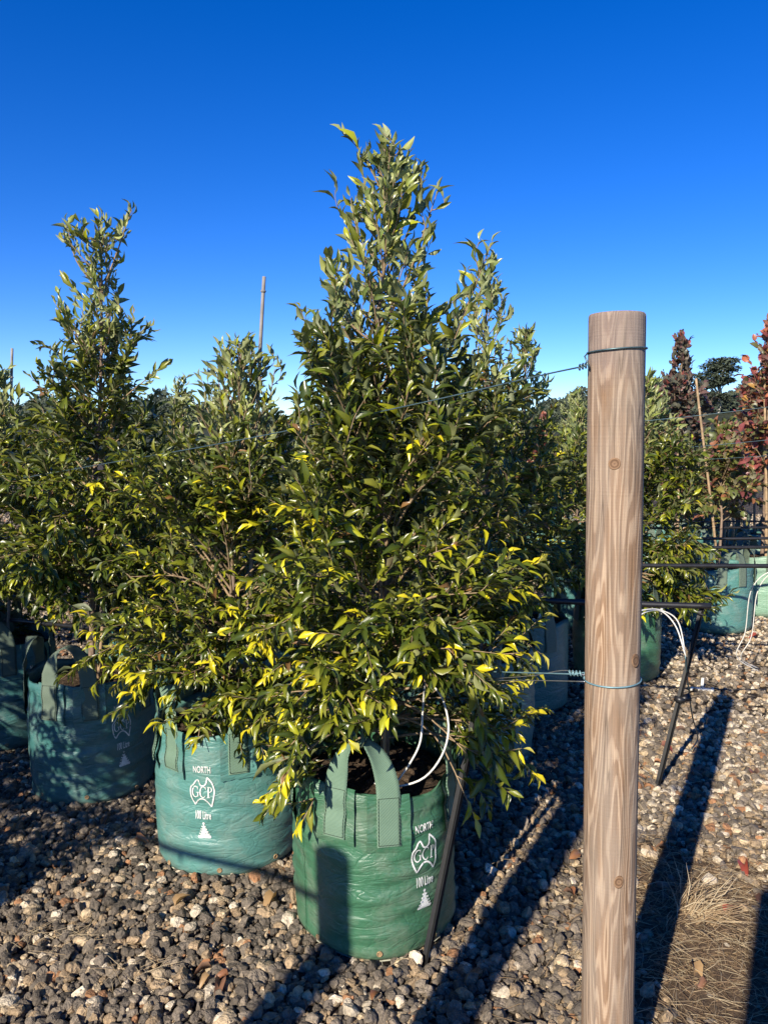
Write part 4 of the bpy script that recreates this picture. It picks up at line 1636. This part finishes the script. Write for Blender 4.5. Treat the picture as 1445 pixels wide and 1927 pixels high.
# individually readable ones: (kind, variant, px, py of the top, distance, rotation, label, bag material, bag label)
SEEN = [
    ('green', 2, 905, 508, 3.75, 0.3, 'slim green tree top rising just behind the tree in the bright green bag', 'bag_deep_teal', 'teal bag hidden behind the bright green bag'),
    ('green', 0, 985, 628, 4.45, 1.9, 'green tree with a rounded open top behind the slim tree top', 'bag_deep_teal', 'teal bag behind the slim tree, deep in shade'),
    ('green', 2, 350, 722, 4.9, 2.4, 'small pointed tree top showing between the dappled and sunlit bag trees', 'bag_teal', 'teal bag behind the gap in the front row'),
    ('green', 1, 1168, 700, 4.97, 0.9, 'dense dark green tree directly behind the timber post', 'bag_green', 'dark green shaded bag behind the timber post'),
    ('green', 3, 1090, 765, 6.3, 2.2, 'olive green tree beside the aisle, partly behind the timber post', 'bag_deep_teal', 'dark teal bag beside the aisle, partly behind the timber post'),
    ('pear', 2, 1357, 800, 6.2, 0.4, 'thin autumn pear sapling with drooping red leaves and a leaning cane', 'bag_teal', 'sunlit teal bag half covered by leaf shadow on the gravel'),
    ('pear', 1, 1440, 590, 6.75, 1.2, 'tall red leaved pear tree in the pale green bag', 'bag_pale', 'pale green bag behind the white feeder tubes'),
    ('pear', 0, 1275, 640, 7.6, 2.0, 'dark leaved pear tree with a bare pointed tip', 'bag_teal', 'teal bag under the dark leaved pear tree'),
    ('pear', 1, 1250, 762, 9.4, 0.2, 'small red topped pear tree beyond the dark leaved pear', 'bag_teal', 'teal bag under the small red topped pear'),
    ('pear', 2, 1365, 830, 7.35, 1.0, 'mixed green and orange pear behind the thin sapling', 'bag_teal', 'teal bag with two raised handles behind the sunlit teal bag'),
    ('pear', 2, 1425, 770, 8.3, 2.8, 'orange tinged pear tree behind the tall red leaved pear', 'bag_teal', 'teal bag in the shade behind the pale green bag'),
    ('pear', 1, 1020, 780, 9.8, 2.1, 'red speckled pear tree far down the aisle', 'bag_teal', 'teal bag at the far end of the aisle'),
    ('green', 1, 1075, 742, 9.0, 0.1, 'pale green pointed tree far down the aisle', 'bag_teal', 'small teal bag beside the aisle beyond the olive tree'),
]
for i, (kd, k, px, py, y, rz, lab, bm_, blab) in enumerate(SEEN):
    x = xat(px, y)
    if px == 1168:
        wd, twd, Ld = grow(707, [(0, 0, SOIL_Z - 0.03), (0.01, 0, 1.0), (0.03, 0, 1.6), (0.02, 0, 1.95)],
                           envelope_lr([(0.5, 0.36, 0.36), (0.7, 0.44, 0.46), (1.1, 0.44, 0.46), (1.4, 0.36, 0.38), (1.65, 0.22, 0.24), (1.95, 0.06, 0.06)]),
                           0.55, 1.9, 96, density=0.9, yellow=0.05, leaf_len=0.06, elev=(0, 55),
                           extra=[((0, 0, 0.7), (0.42, -0.25, 0.56), (0, 0, 0.1)), ((0, 0, 0.7), (0.3, -0.36, 0.52), (0, 0, 0.1)), ((0, 0, 0.8), (0.46, -0.12, 0.7), (0, 0, 0.1))])
        plant_tree('nursery_tree', lab, 'tree', (x + 0.07, y, 0), wd, twd, Ld, M['leaf'], 0)
    else:
        back_tree(kd, k, x, y, ztop(py, y), rz, lab)
    back_bag(bm_, i % 2, x, y, rz * 1.7 + i, blab)

# the rest of the crowded rows
fill = np.random.default_rng(77)
ROWS = ['first', 'second', 'third', 'fourth', 'pear-side', 'fifth', 'sixth', 'rearmost']
for row, (y, xl, xr, step) in zip(ROWS, [(4.3, -2.6, 0.2, 0.80), (5.3, -3.2, 0.9, 0.85), (6.4, -3.8, 1.2, 0.9), (7.8, -4.5, 0.9, 1.0), (8.6, 2.4, 5.4, 0.85), (9.6, -5.4, 5.6, 1.05), (11.4, -6.2, 6.6, 1.15), (13.5, -7, 8, 1.3)]):
    x = xl + fill.uniform(0, 0.4)
    while x < xr:
        yy = y + fill.normal(0, 0.12)
        px_ = 722.5 + 1446 * x / yy
        if y > 9 and 980 < px_ < 1110 and y < 11:
            x += step
            continue
        pear = px_ > 960 and fill.random() < 0.45
        zt_ = fill.uniform(1.28, 1.50) + (0.15 if px_ > 900 else 0) + (0.1 if y > 9 else 0)
        if pear:
            back_tree('pear', int(fill.integers(0, 3)), x, yy, zt_ + 0.1, fill.uniform(0, 6.28), 'autumn tinted pear tree in the %s crowded row behind the front bags' % row, G_P + ', ' + row)
        else:
            back_tree('green', int(fill.choice([1, 3, 0])), x, yy, zt_, fill.uniform(0, 6.28), 'green nursery tree in the %s crowded row behind the front bags' % row, G_T + ', ' + row)
        if (px_ > 1290 and yy < 10) or yy < 4.8:
            back_bag('bag_teal', int(fill.integers(0, 2)), x, yy, fill.uniform(0, 6.28), 'teal grow bag in the %s crowded row behind the front bags' % row, G_B + ', ' + row)
        x += step * fill.uniform(0.85, 1.15)

# canes in the back rows
for lab, a, b, r in [
    ('long cane leaning across the thin autumn pear sapling', at(1353, 1098, 6.15), at(1311, 712, 6.0), 0.011),
    ('upright cane behind the leaning cane', at(1363, 1040, 7.3), at(1364, 850, 7.3), 0.010),
    ('second upright cane close beside another behind the leaning cane', at(1369, 1038, 7.35), at(1369, 860, 7.35), 0.010),
    ('pale stout cane behind the upright canes', at(1379, 1010, 7.9), at(1380, 925, 7.9), 0.014),
    ('cane standing in the pale green bag', at(1441, 1062, 6.7), at(1440, 700, 6.7), 0.012),
    ('second cane standing in the pale green bag', at(1446, 1062, 6.72), at(1437, 790, 6.72), 0.010),
    ('cane beside the trunk of the dark leaved pear', at(1275, 1000, 7.5), at(1276, 800, 7.5), 0.012),
    ('thin cane standing down the aisle', at(1072, 990, 8.9), at(1071, 930, 8.9), 0.013)]:
    bamboo(lab, a, b, r, 'bamboo')

# trees of the photographer's own row, outside the picture: they dapple the left of it
for k, (x, y, zt_, rz) in enumerate([(-1.95, 1.78, 2.0, 0.4), (-3.0, 2.35, 2.2, 2.0), (-2.75, 1.35, 2.0, 3.3), (-2.72, 2.80, 2.1, 1.1)]):
    back_tree('green', [2, 0, 1, 1][k], x, y, zt_, rz, ['green tree shading the dappled deep teal bag', 'green tree shading the far end of the front row', 'green tree shading the gravel at the row start', 'green tree shading the fully shaded bag'][k])
    back_bag('bag_teal', k % 2, x, y, rz, ['bag under the tree shading the dappled bag', 'bag under the tree shading the row end', 'bag under the tree shading the gravel', 'bag under the tree shading the fully shaded bag'][k])

# ------------------------------------------------------------------ distant trees on the hills
def far_tree(seed, h, spread, kind):
    q = np.random.default_rng(seed)
    wood = MB()
    wood.tube(spline([(0, 0, -1), (q.normal(0, 0.2), 0, h * 0.4), (q.normal(0, 0.4), 0, h * 0.82)], 8), np.linspace(h * 0.022, h * 0.006, 9), 6)
    LPs, cols = [], []
    nc = 26 if kind == 'gum' else 18
    for k in range(nc):
        f = q.uniform(0.30, 1.0)
        a = q.uniform(0, 6.28)
        rr = spread * (1.0 - 0.75 * max(0, f - 0.45)) * q.uniform(0.15, 0.8)
        c = np.array([rr * math.cos(a), rr * math.sin(a), h * f * 0.93])
        wood.tube(spline([(0, 0, c[2] * 0.55), c * np.array([0.5, 0.5, 0.82]), c], 5), np.linspace(h * 0.008, h * 0.002, 6), 4, False)
        s = spread * q.uniform(0.22, 0.42)
        n = 240
        u = norm(q.normal(0, 1, (n, 3))) * (q.uniform(0.25, 1, n) ** 0.45)[:, None]
        LPs.append(c + u * np.array([s, s, s * 0.62]))
        cols.append(np.tile(np.array([0.045, 0.058, 0.034]) * q.uniform(0.75, 1.3), (n, 1)))
    P = np.concatenate(LPs)
    n = len(P)
    d = norm(q.normal(0, 1, (n, 3)))
    nn = q.normal(0, 1, (n, 3)) + np.array([0, 0, 1.0])
    nn = norm(nn - d * (nn * d).sum(1)[:, None])
    ln = q.uniform(0.5, 1.0, n) * h * 0.042
    return wood, dict(p=P, d=d, n=nn, len=ln, wid=ln * 0.6, col=np.concatenate(cols) * q.uniform(0.7, 1.3, (n, 1)), curl=q.uniform(0, 0.4, n))


FAR = {}


def place_far(kind, px, py, dist, label, group=None, variant=0, wide=1.15):
    x = (px - 722.5) / 1446 * dist
    hz = float(hill_height(np.array(x), np.array(dist)))
    top = at(722, py, dist)[2]
    h = max(3.0, top - hz + 0.3)
    key = (kind, variant)
    if key not in FAR:
        w, L = far_tree(800 + variant + (50 if kind == 'gum' else 0), 14.0, 4.2 if kind == 'gum' else 5.0, kind)
        t = thing('gum_tree', label, 'tree', (x, dist, hz - 0.4), 0, group)
        w.build('trunk', M['gum_bark'], t)
        f = link('crown', leaves_mesh('crown', L, M['wood_far'], False), t)
        FAR[key] = t
        s = h / 14.0
        t.scale = (s * wide, s * wide, s)
        return t
    s = h / 14.0
    return copy_tree(FAR[key], (x, dist, hz - 0.4), (px * 7) % 6.28, (s * wide, s * wide, s), label, group)


place_far('gum', 1345, 668, 120, 'big spreading gum tree on the hill above the pear trees', None, 0, 1.7)
place_far('gum', 1435, 690, 125, 'dark gum tree on the hill behind the tall red pear', None, 1, 1.6)
place_far('gum', 1085, 742, 150, 'dome shaped gum tree on the skyline beside the timber post', None, 2, 1.6)
place_far('gum', 1042, 765, 160, 'low gum tree on the skyline down the aisle', None, 1)
place_far('gum', 1245, 738, 170, 'gum tree on the hill crest behind the timber post', None, 2)
q = np.random.default_rng(9)
for i, px in enumerate(np.concatenate([np.arange(-60, 640, 42), np.arange(1180, 1560, 38)])):
    py = 778 + q.normal(0, 7) if px < 700 else np.interp(px, [1180, 1280, 1400, 1560], [762, 752, 735, 715]) + q.normal(0, 6)
    place_far('gum' if i % 2 else 'round', px + q.normal(0, 8), py, q.uniform(140, 190), 'dark gum tree in the low skyline behind the front trees' if px < 700 else 'dark gum tree on the skyline of the hill behind the pear trees', 'distant trees behind the front row' if px < 700 else 'distant trees on the hill', int(q.integers(0, 3)))
# one dense mass of bush under the skyline trees
P, nn = [], 60000
ang = q.uniform(-0.62, 0.62, nn)
dist = q.uniform(125, 260, nn)
xx, yy = np.sin(ang) * dist, np.cos(ang) * dist
zz = hill_height(xx, yy) + q.uniform(0, 1, nn) ** 0.7 * (3.4 + 1.3 * np.sin(ang * 60) + 1.0 * np.sin(ang * 23 + 1) + 0.8 * np.sin(ang * 131))
d = norm(q.normal(0, 1, (nn, 3)))
nv_ = q.normal(0, 1, (nn, 3)) + np.array([0, -0.3, 1.0])
nv_ = norm(nv_ - d * (nv_ * d).sum(1)[:, None])
ln = q.uniform(0.45, 1.0, nn)
Lf = dict(p=np.stack([xx, yy, zz], 1), d=d, n=nv_, len=ln, wid=ln * 0.7, col=np.array([0.045, 0.058, 0.034]) * q.uniform(0.6, 1.4, (nn, 1)), curl=q.uniform(0, 0.4, nn))
o = link('far_wood', leaves_mesh('far_wood', Lf, M['wood_far'], False))
tag(o, 'dark mass of bush covering the distant hills', 'woodland', kind='stuff')

# ------------------------------------------------------------------ gravel
stones = bpy.data.collections.new('stone_shapes')
q = np.random.default_rng(33)


def ico(sub=2):
    import bmesh
    bm = bmesh.new()
    bmesh.ops.create_icosphere(bm, subdivisions=sub, radius=1.0)
    V = np.array([v.co[:] for v in bm.verts])
    T = np.array([[v.index for v in f.verts] for f in bm.faces])
    bm.free()
    return V, T


IV, IT = ico(2)
NST = 12
for k in range(NST):
    pl = norm(q.normal(0, 1, (10, 3)))
    dcut = q.uniform(0.42, 0.80, 10)
    V = IV.copy()
    for p_, d_ in zip(pl, dcut):
        s_ = V @ p_
        V -= np.clip(s_ - d_, 0, None)[:, None] * p_ * 0.985
    V *= np.array([1.0, q.uniform(0.65, 0.95), q.uniform(0.5, 0.8)])
    V /= np.abs(V).max() * 0.92
    so = bpy.data.objects.new('stone_%02d' % k, mesh_np('stone', V, IT, M['stone'], smooth=False))
    stones.objects.link(so)


def scatter(n, y0, y1, margin):
    y = np.sqrt(q.uniform(y0 ** 2, y1 ** 2, n))
    x = q.uniform(-1, 1, n) * (y * 0.56 + margin)
    return x, y


def straw_zone(x, y):
    """How much dry grass and earth replaces the gravel (low right-hand corner beside the post)."""
    c = on_ground(1400, 1800)
    d = np.hypot((x - c[0]) / 0.46, (y - c[1]) / 0.62)
    return np.clip(1.35 - d, 0, 1)


xs, ys, sz, zs = [], [], [], []
for n, y0, y1, mg, smin, smax, zj in [(28000, 1.45, 4.2, 0.7, 0.009, 0.019, 0.010), (11000, 1.45, 4.2, 0.7, 0.014, 0.026, 0.018), (34000, 1.45, 4.2, 0.7, 0.0035, 0.008, 0.014), (700, 1.45, 4.5, 0.7, 0.025, 0.033, 0.012), (42000, 4.2, 8.5, 0.8, 0.010, 0.022, 0.010), (22000, 8.5, 15, 1.0, 0.014, 0.028, 0.010)]:
    x, y = scatter(n, y0, y1, mg)
    keep = q.uniform(0, 1, n) > straw_zone(x, y) * 0.88
    x, y = x[keep], y[keep]
    s = q.uniform(smin, smax, len(x)) * np.where(q.random(len(x)) < 0.06, 1.25, 1.0)
    xs.append(x); ys.append(y); sz.append(s)
    zs.append(q.uniform(0.0, zj, len(x)) + s * 0.15)
xs, ys, sz, zs = map(np.concatenate, (xs, ys, sz, zs))
n = len(xs)
pick = q.random(n)
tan_bias = np.clip((xs - 0.6) * 0.14, 0, 0.24)
pal = np.array([(0.115, 0.098, 0.077), (0.175, 0.148, 0.115), (0.24, 0.20, 0.15), (0.35, 0.26, 0.16), (0.48, 0.38, 0.245), (0.36, 0.19, 0.095), (0.60, 0.52, 0.39)])
edges = np.array([0.26, 0.52, 0.70, 0.83, 0.91, 0.95, 1.01])
ci = np.searchsorted(edges, np.clip(pick + tan_bias, 0, 1))
col = pal[ci] * q.uniform(0.85, 1.4, (n, 1))
me = bpy.data.meshes.new('gravel')
me.vertices.add(n)
me.vertices.foreach_set('co', np.stack([xs, ys, zs], 1).astype(np.float32).ravel())


def add_attr(nm, typ, arr, field):
    a_ = me.attributes.new(nm, typ, 'POINT')
    a_.data.foreach_set(field, np.ascontiguousarray(arr).ravel())


add_attr('turn', 'FLOAT_VECTOR', np.stack([q.normal(0, 0.45, n), q.normal(0, 0.45, n), q.uniform(0, 6.28, n)], 1).astype(np.float32), 'vector')
add_attr('size', 'FLOAT', sz.astype(np.float32), 'value')
add_attr('pick', 'INT', q.integers(0, NST, n).astype(np.int32), 'value')
add_attr('col', 'FLOAT_COLOR', np.concatenate([col, np.ones((n, 1))], 1).astype(np.float32), 'color')
gravel = link('gravel', me)
tag(gravel, 'grey and tan crushed stone gravel covering the nursery floor', 'gravel', kind='stuff')
ng = bpy.data.node_groups.new('scatter_stones', 'GeometryNodeTree')
ng.interface.new_socket('Geometry', in_out='INPUT', socket_type='NodeSocketGeometry')
ng.interface.new_socket('Geometry', in_out='OUTPUT', socket_type='NodeSocketGeometry')
gi, go = ng.nodes.new('NodeGroupInput'), ng.nodes.new('NodeGroupOutput')
inst = ng.nodes.new('GeometryNodeInstanceOnPoints')
ci_ = ng.nodes.new('GeometryNodeCollectionInfo')
ci_.inputs['Collection'].default_value = stones
ci_.inputs['Separate Children'].default_value = True
ci_.inputs['Reset Children'].default_value = True


def named(nm, typ):
    nd = ng.nodes.new('GeometryNodeInputNamedAttribute')
    nd.data_type = typ
    nd.inputs['Name'].default_value = nm
    return nd.outputs['Attribute']


ng.links.new(gi.outputs[0], inst.inputs['Points'])
ng.links.new(ci_.outputs[0], inst.inputs['Instance'])
inst.inputs['Pick Instance'].default_value = True
ng.links.new(named('pick', 'INT'), inst.inputs['Instance Index'])
e2r = ng.nodes.new('FunctionNodeEulerToRotation')
ng.links.new(named('turn', 'FLOAT_VECTOR'), e2r.inputs[0])
ng.links.new(e2r.outputs[0], inst.inputs['Rotation'])
ng.links.new(named('size', 'FLOAT'), inst.inputs['Scale'])
ng.links.new(inst.outputs[0], go.inputs[0])
md = gravel.modifiers.new('scatter', 'NODES')
md.node_group = ng

# ------------------------------------------------------------------ dry grass, straw and fallen leaves
q = np.random.default_rng(55)
mb = MB()


def blade(p, d, L, w, c, lift=0.0):
    """A curved dry stem: a thin three-sided tube."""
    e = p + d * L
    mid = (p + e) / 2 + np.array([q.normal(0, 0.08), q.normal(0, 0.08), abs(q.normal(0, 0.05)) + lift]) * L
    mb.tube([p, mid * 0.75 + (p + e) / 2 * 0.25, e], [w, w * 0.9, w * 0.4], 3, False, c)


STRAW = [(0.36, 0.27, 0.16), (0.46, 0.37, 0.23), (0.26, 0.18, 0.10), (0.20, 0.13, 0.075)]
cz = on_ground(1400, 1800)
n_ = 0
while n_ < 5200:
    x, y = cz[0] + q.normal(0, 0.34), cz[1] + q.normal(0, 0.42)
    if q.random() > straw_zone(np.array(x), np.array(y)) + 0.10 or y < 1.4:
        continue
    a = q.uniform(0, 6.28)
    d = norm(np.array([math.cos(a), math.sin(a), q.normal(0.02, 0.10)]))
    blade(np.array([x, y, 0.012 + q.uniform(0, 0.016)]), d, q.uniform(0.02, 0.12) , q.uniform(0.0005, 0.0013), np.array(STRAW[q.integers(0, 4)]) * q.uniform(0.7, 1.2), 0.05)
    n_ += 1
for k in range(170):   # tussock of dead stems
    c0 = on_ground(1285, 1735)
    a = q.normal(0.35, 0.7)
    d = norm(np.array([math.cos(a), math.sin(a) * 0.8, abs(q.normal(0.28, 0.2))]))
    blade(c0 + np.array([q.normal(0, 0.03), q.normal(0, 0.03), 0.005]), d, q.uniform(0.07, 0.22), q.uniform(0.0009, 0.0020), np.array(STRAW[q.integers(0, 3)]) * q.uniform(0.8, 1.2), 0.1)
for k in range(260):   # loose stems lying about the aisle
    x, y = q.uniform(0.2, 2.2), q.uniform(1.9, 5.5)
    a = q.normal(0.1, 0.6)
    d = norm(np.array([math.cos(a), math.sin(a), q.normal(0, 0.04)]))
    blade(np.array([x, y, 0.03]), d, q.uniform(0.06, 0.30), q.uniform(0.0006, 0.0012), np.array(STRAW[q.integers(0, 3)]) * q.uniform(0.8, 1.2))
for k in range(60):
    c0 = on_ground([60, 150, 250][k % 3], [1790, 1780, 1850][k % 3])
    a = q.uniform(0, 6.28)
    blade(c0 + np.array([q.normal(0, 0.05), q.normal(0, 0.03), 0.03]), norm(np.array([math.cos(a), math.sin(a), 0.1])), q.uniform(0.05, 0.12), 0.0009, np.array(STRAW[q.integers(0, 2)]))
o = mb.build('dry_grass', M['straw'], cols=True)
tag(o, 'dead straw and matted dry grass beside the timber post', 'dry grass', kind='stuff')

# matted earth under the straw
mb = MB()
th = np.linspace(0, 2 * math.pi, 60, endpoint=False)
rows = []
for f in np.linspace(0.02, 1, 16):
    w = 1 + 0.12 * np.sin(3 * th + 1) + 0.08 * np.sin(7 * th)
    hgt = 0.022 * (1 - f ** 2) + q.normal(0, 0.0035, 60) * (f < 0.97) + 0.004
    rows.append(np.stack([cz[0] + 0.52 * f * w * np.cos(th), cz[1] + 0.66 * f * w * np.sin(th), hgt], 1))
mb.grid(np.stack(rows, 1)[:, ::-1], closed_u=True)
k = N('earth')
n1 = k.noise(45, 6, k.coords(), 0.75)
M['earth'] = k.set(k.ramp(n1, [(0.3, (0.05, 0.034, 0.022)), (0.55, (0.14, 0.098, 0.062)), (0.75, (0.25, 0.18, 0.115))]), 0.95, k.bump(n1, 1.0, 0.02), 0.15)
tag(mb.build('earth_patch', M['earth']), kind='structure')

# fallen leaves, each one a thing
LITTER = [(0.36, 0.17, 0.075), (0.30, 0.13, 0.06), (0.42, 0.27, 0.13), (0.24, 0.12, 0.07), (0.32, 0.07, 0.045)]
lv = []
for c in LITTER:
    V, T, mid = leaf_template(0.9, 0.5, True, True)
    V = V.copy()
    V[:, 2] += 0.12 * np.sin(V[:, 0] * 5) * np.abs(V[:, 1])
    lv.append(mesh_np('blade', V, T, M['pear_leaf'], np.repeat(np.array(c)[None], len(V), 0)))
spots = [(400, 1838), (430, 1850), (395, 1852), (415, 1862), (370, 1560), (255, 1590), (200, 1555), (330, 1720), (1290, 1385), (1243, 1415), (1230, 1445), (1310, 1600),
         (1215, 1690), (1225, 1720), (1400, 1640), (1375, 1480), (1415, 1470), (1300, 1830), (1330, 1865), (1090, 1540), (1070, 1630), (1080, 1700), (1330, 1215), (1400, 1190),
         (1425, 1205), (1255, 1610), (700, 1900), (520, 1700), (1420, 1700), (1365, 1735)]
for i, (px, py) in enumerate(spots):
    g = on_ground(px, py)
    t = thing('fallen_leaf', ['curled orange brown fallen leaf on the gravel', 'curled dark brown fallen leaf on the gravel', 'curled pale tan fallen leaf on the gravel', 'dull grey brown fallen leaf on the gravel', 'small red fallen leaf on the gravel'][i % 5], 'leaf', (g[0], g[1], 0.026), q.uniform(0, 6.28), 'fallen leaves on the gravel')
    o = link('blade', lv[i % 5], t)
    s = q.uniform(0.04, 0.075)
    o.scale = (s, s * 0.5, s)
    o.rotation_euler = (q.normal(0, 0.3), q.normal(-0.15, 0.15), 0)
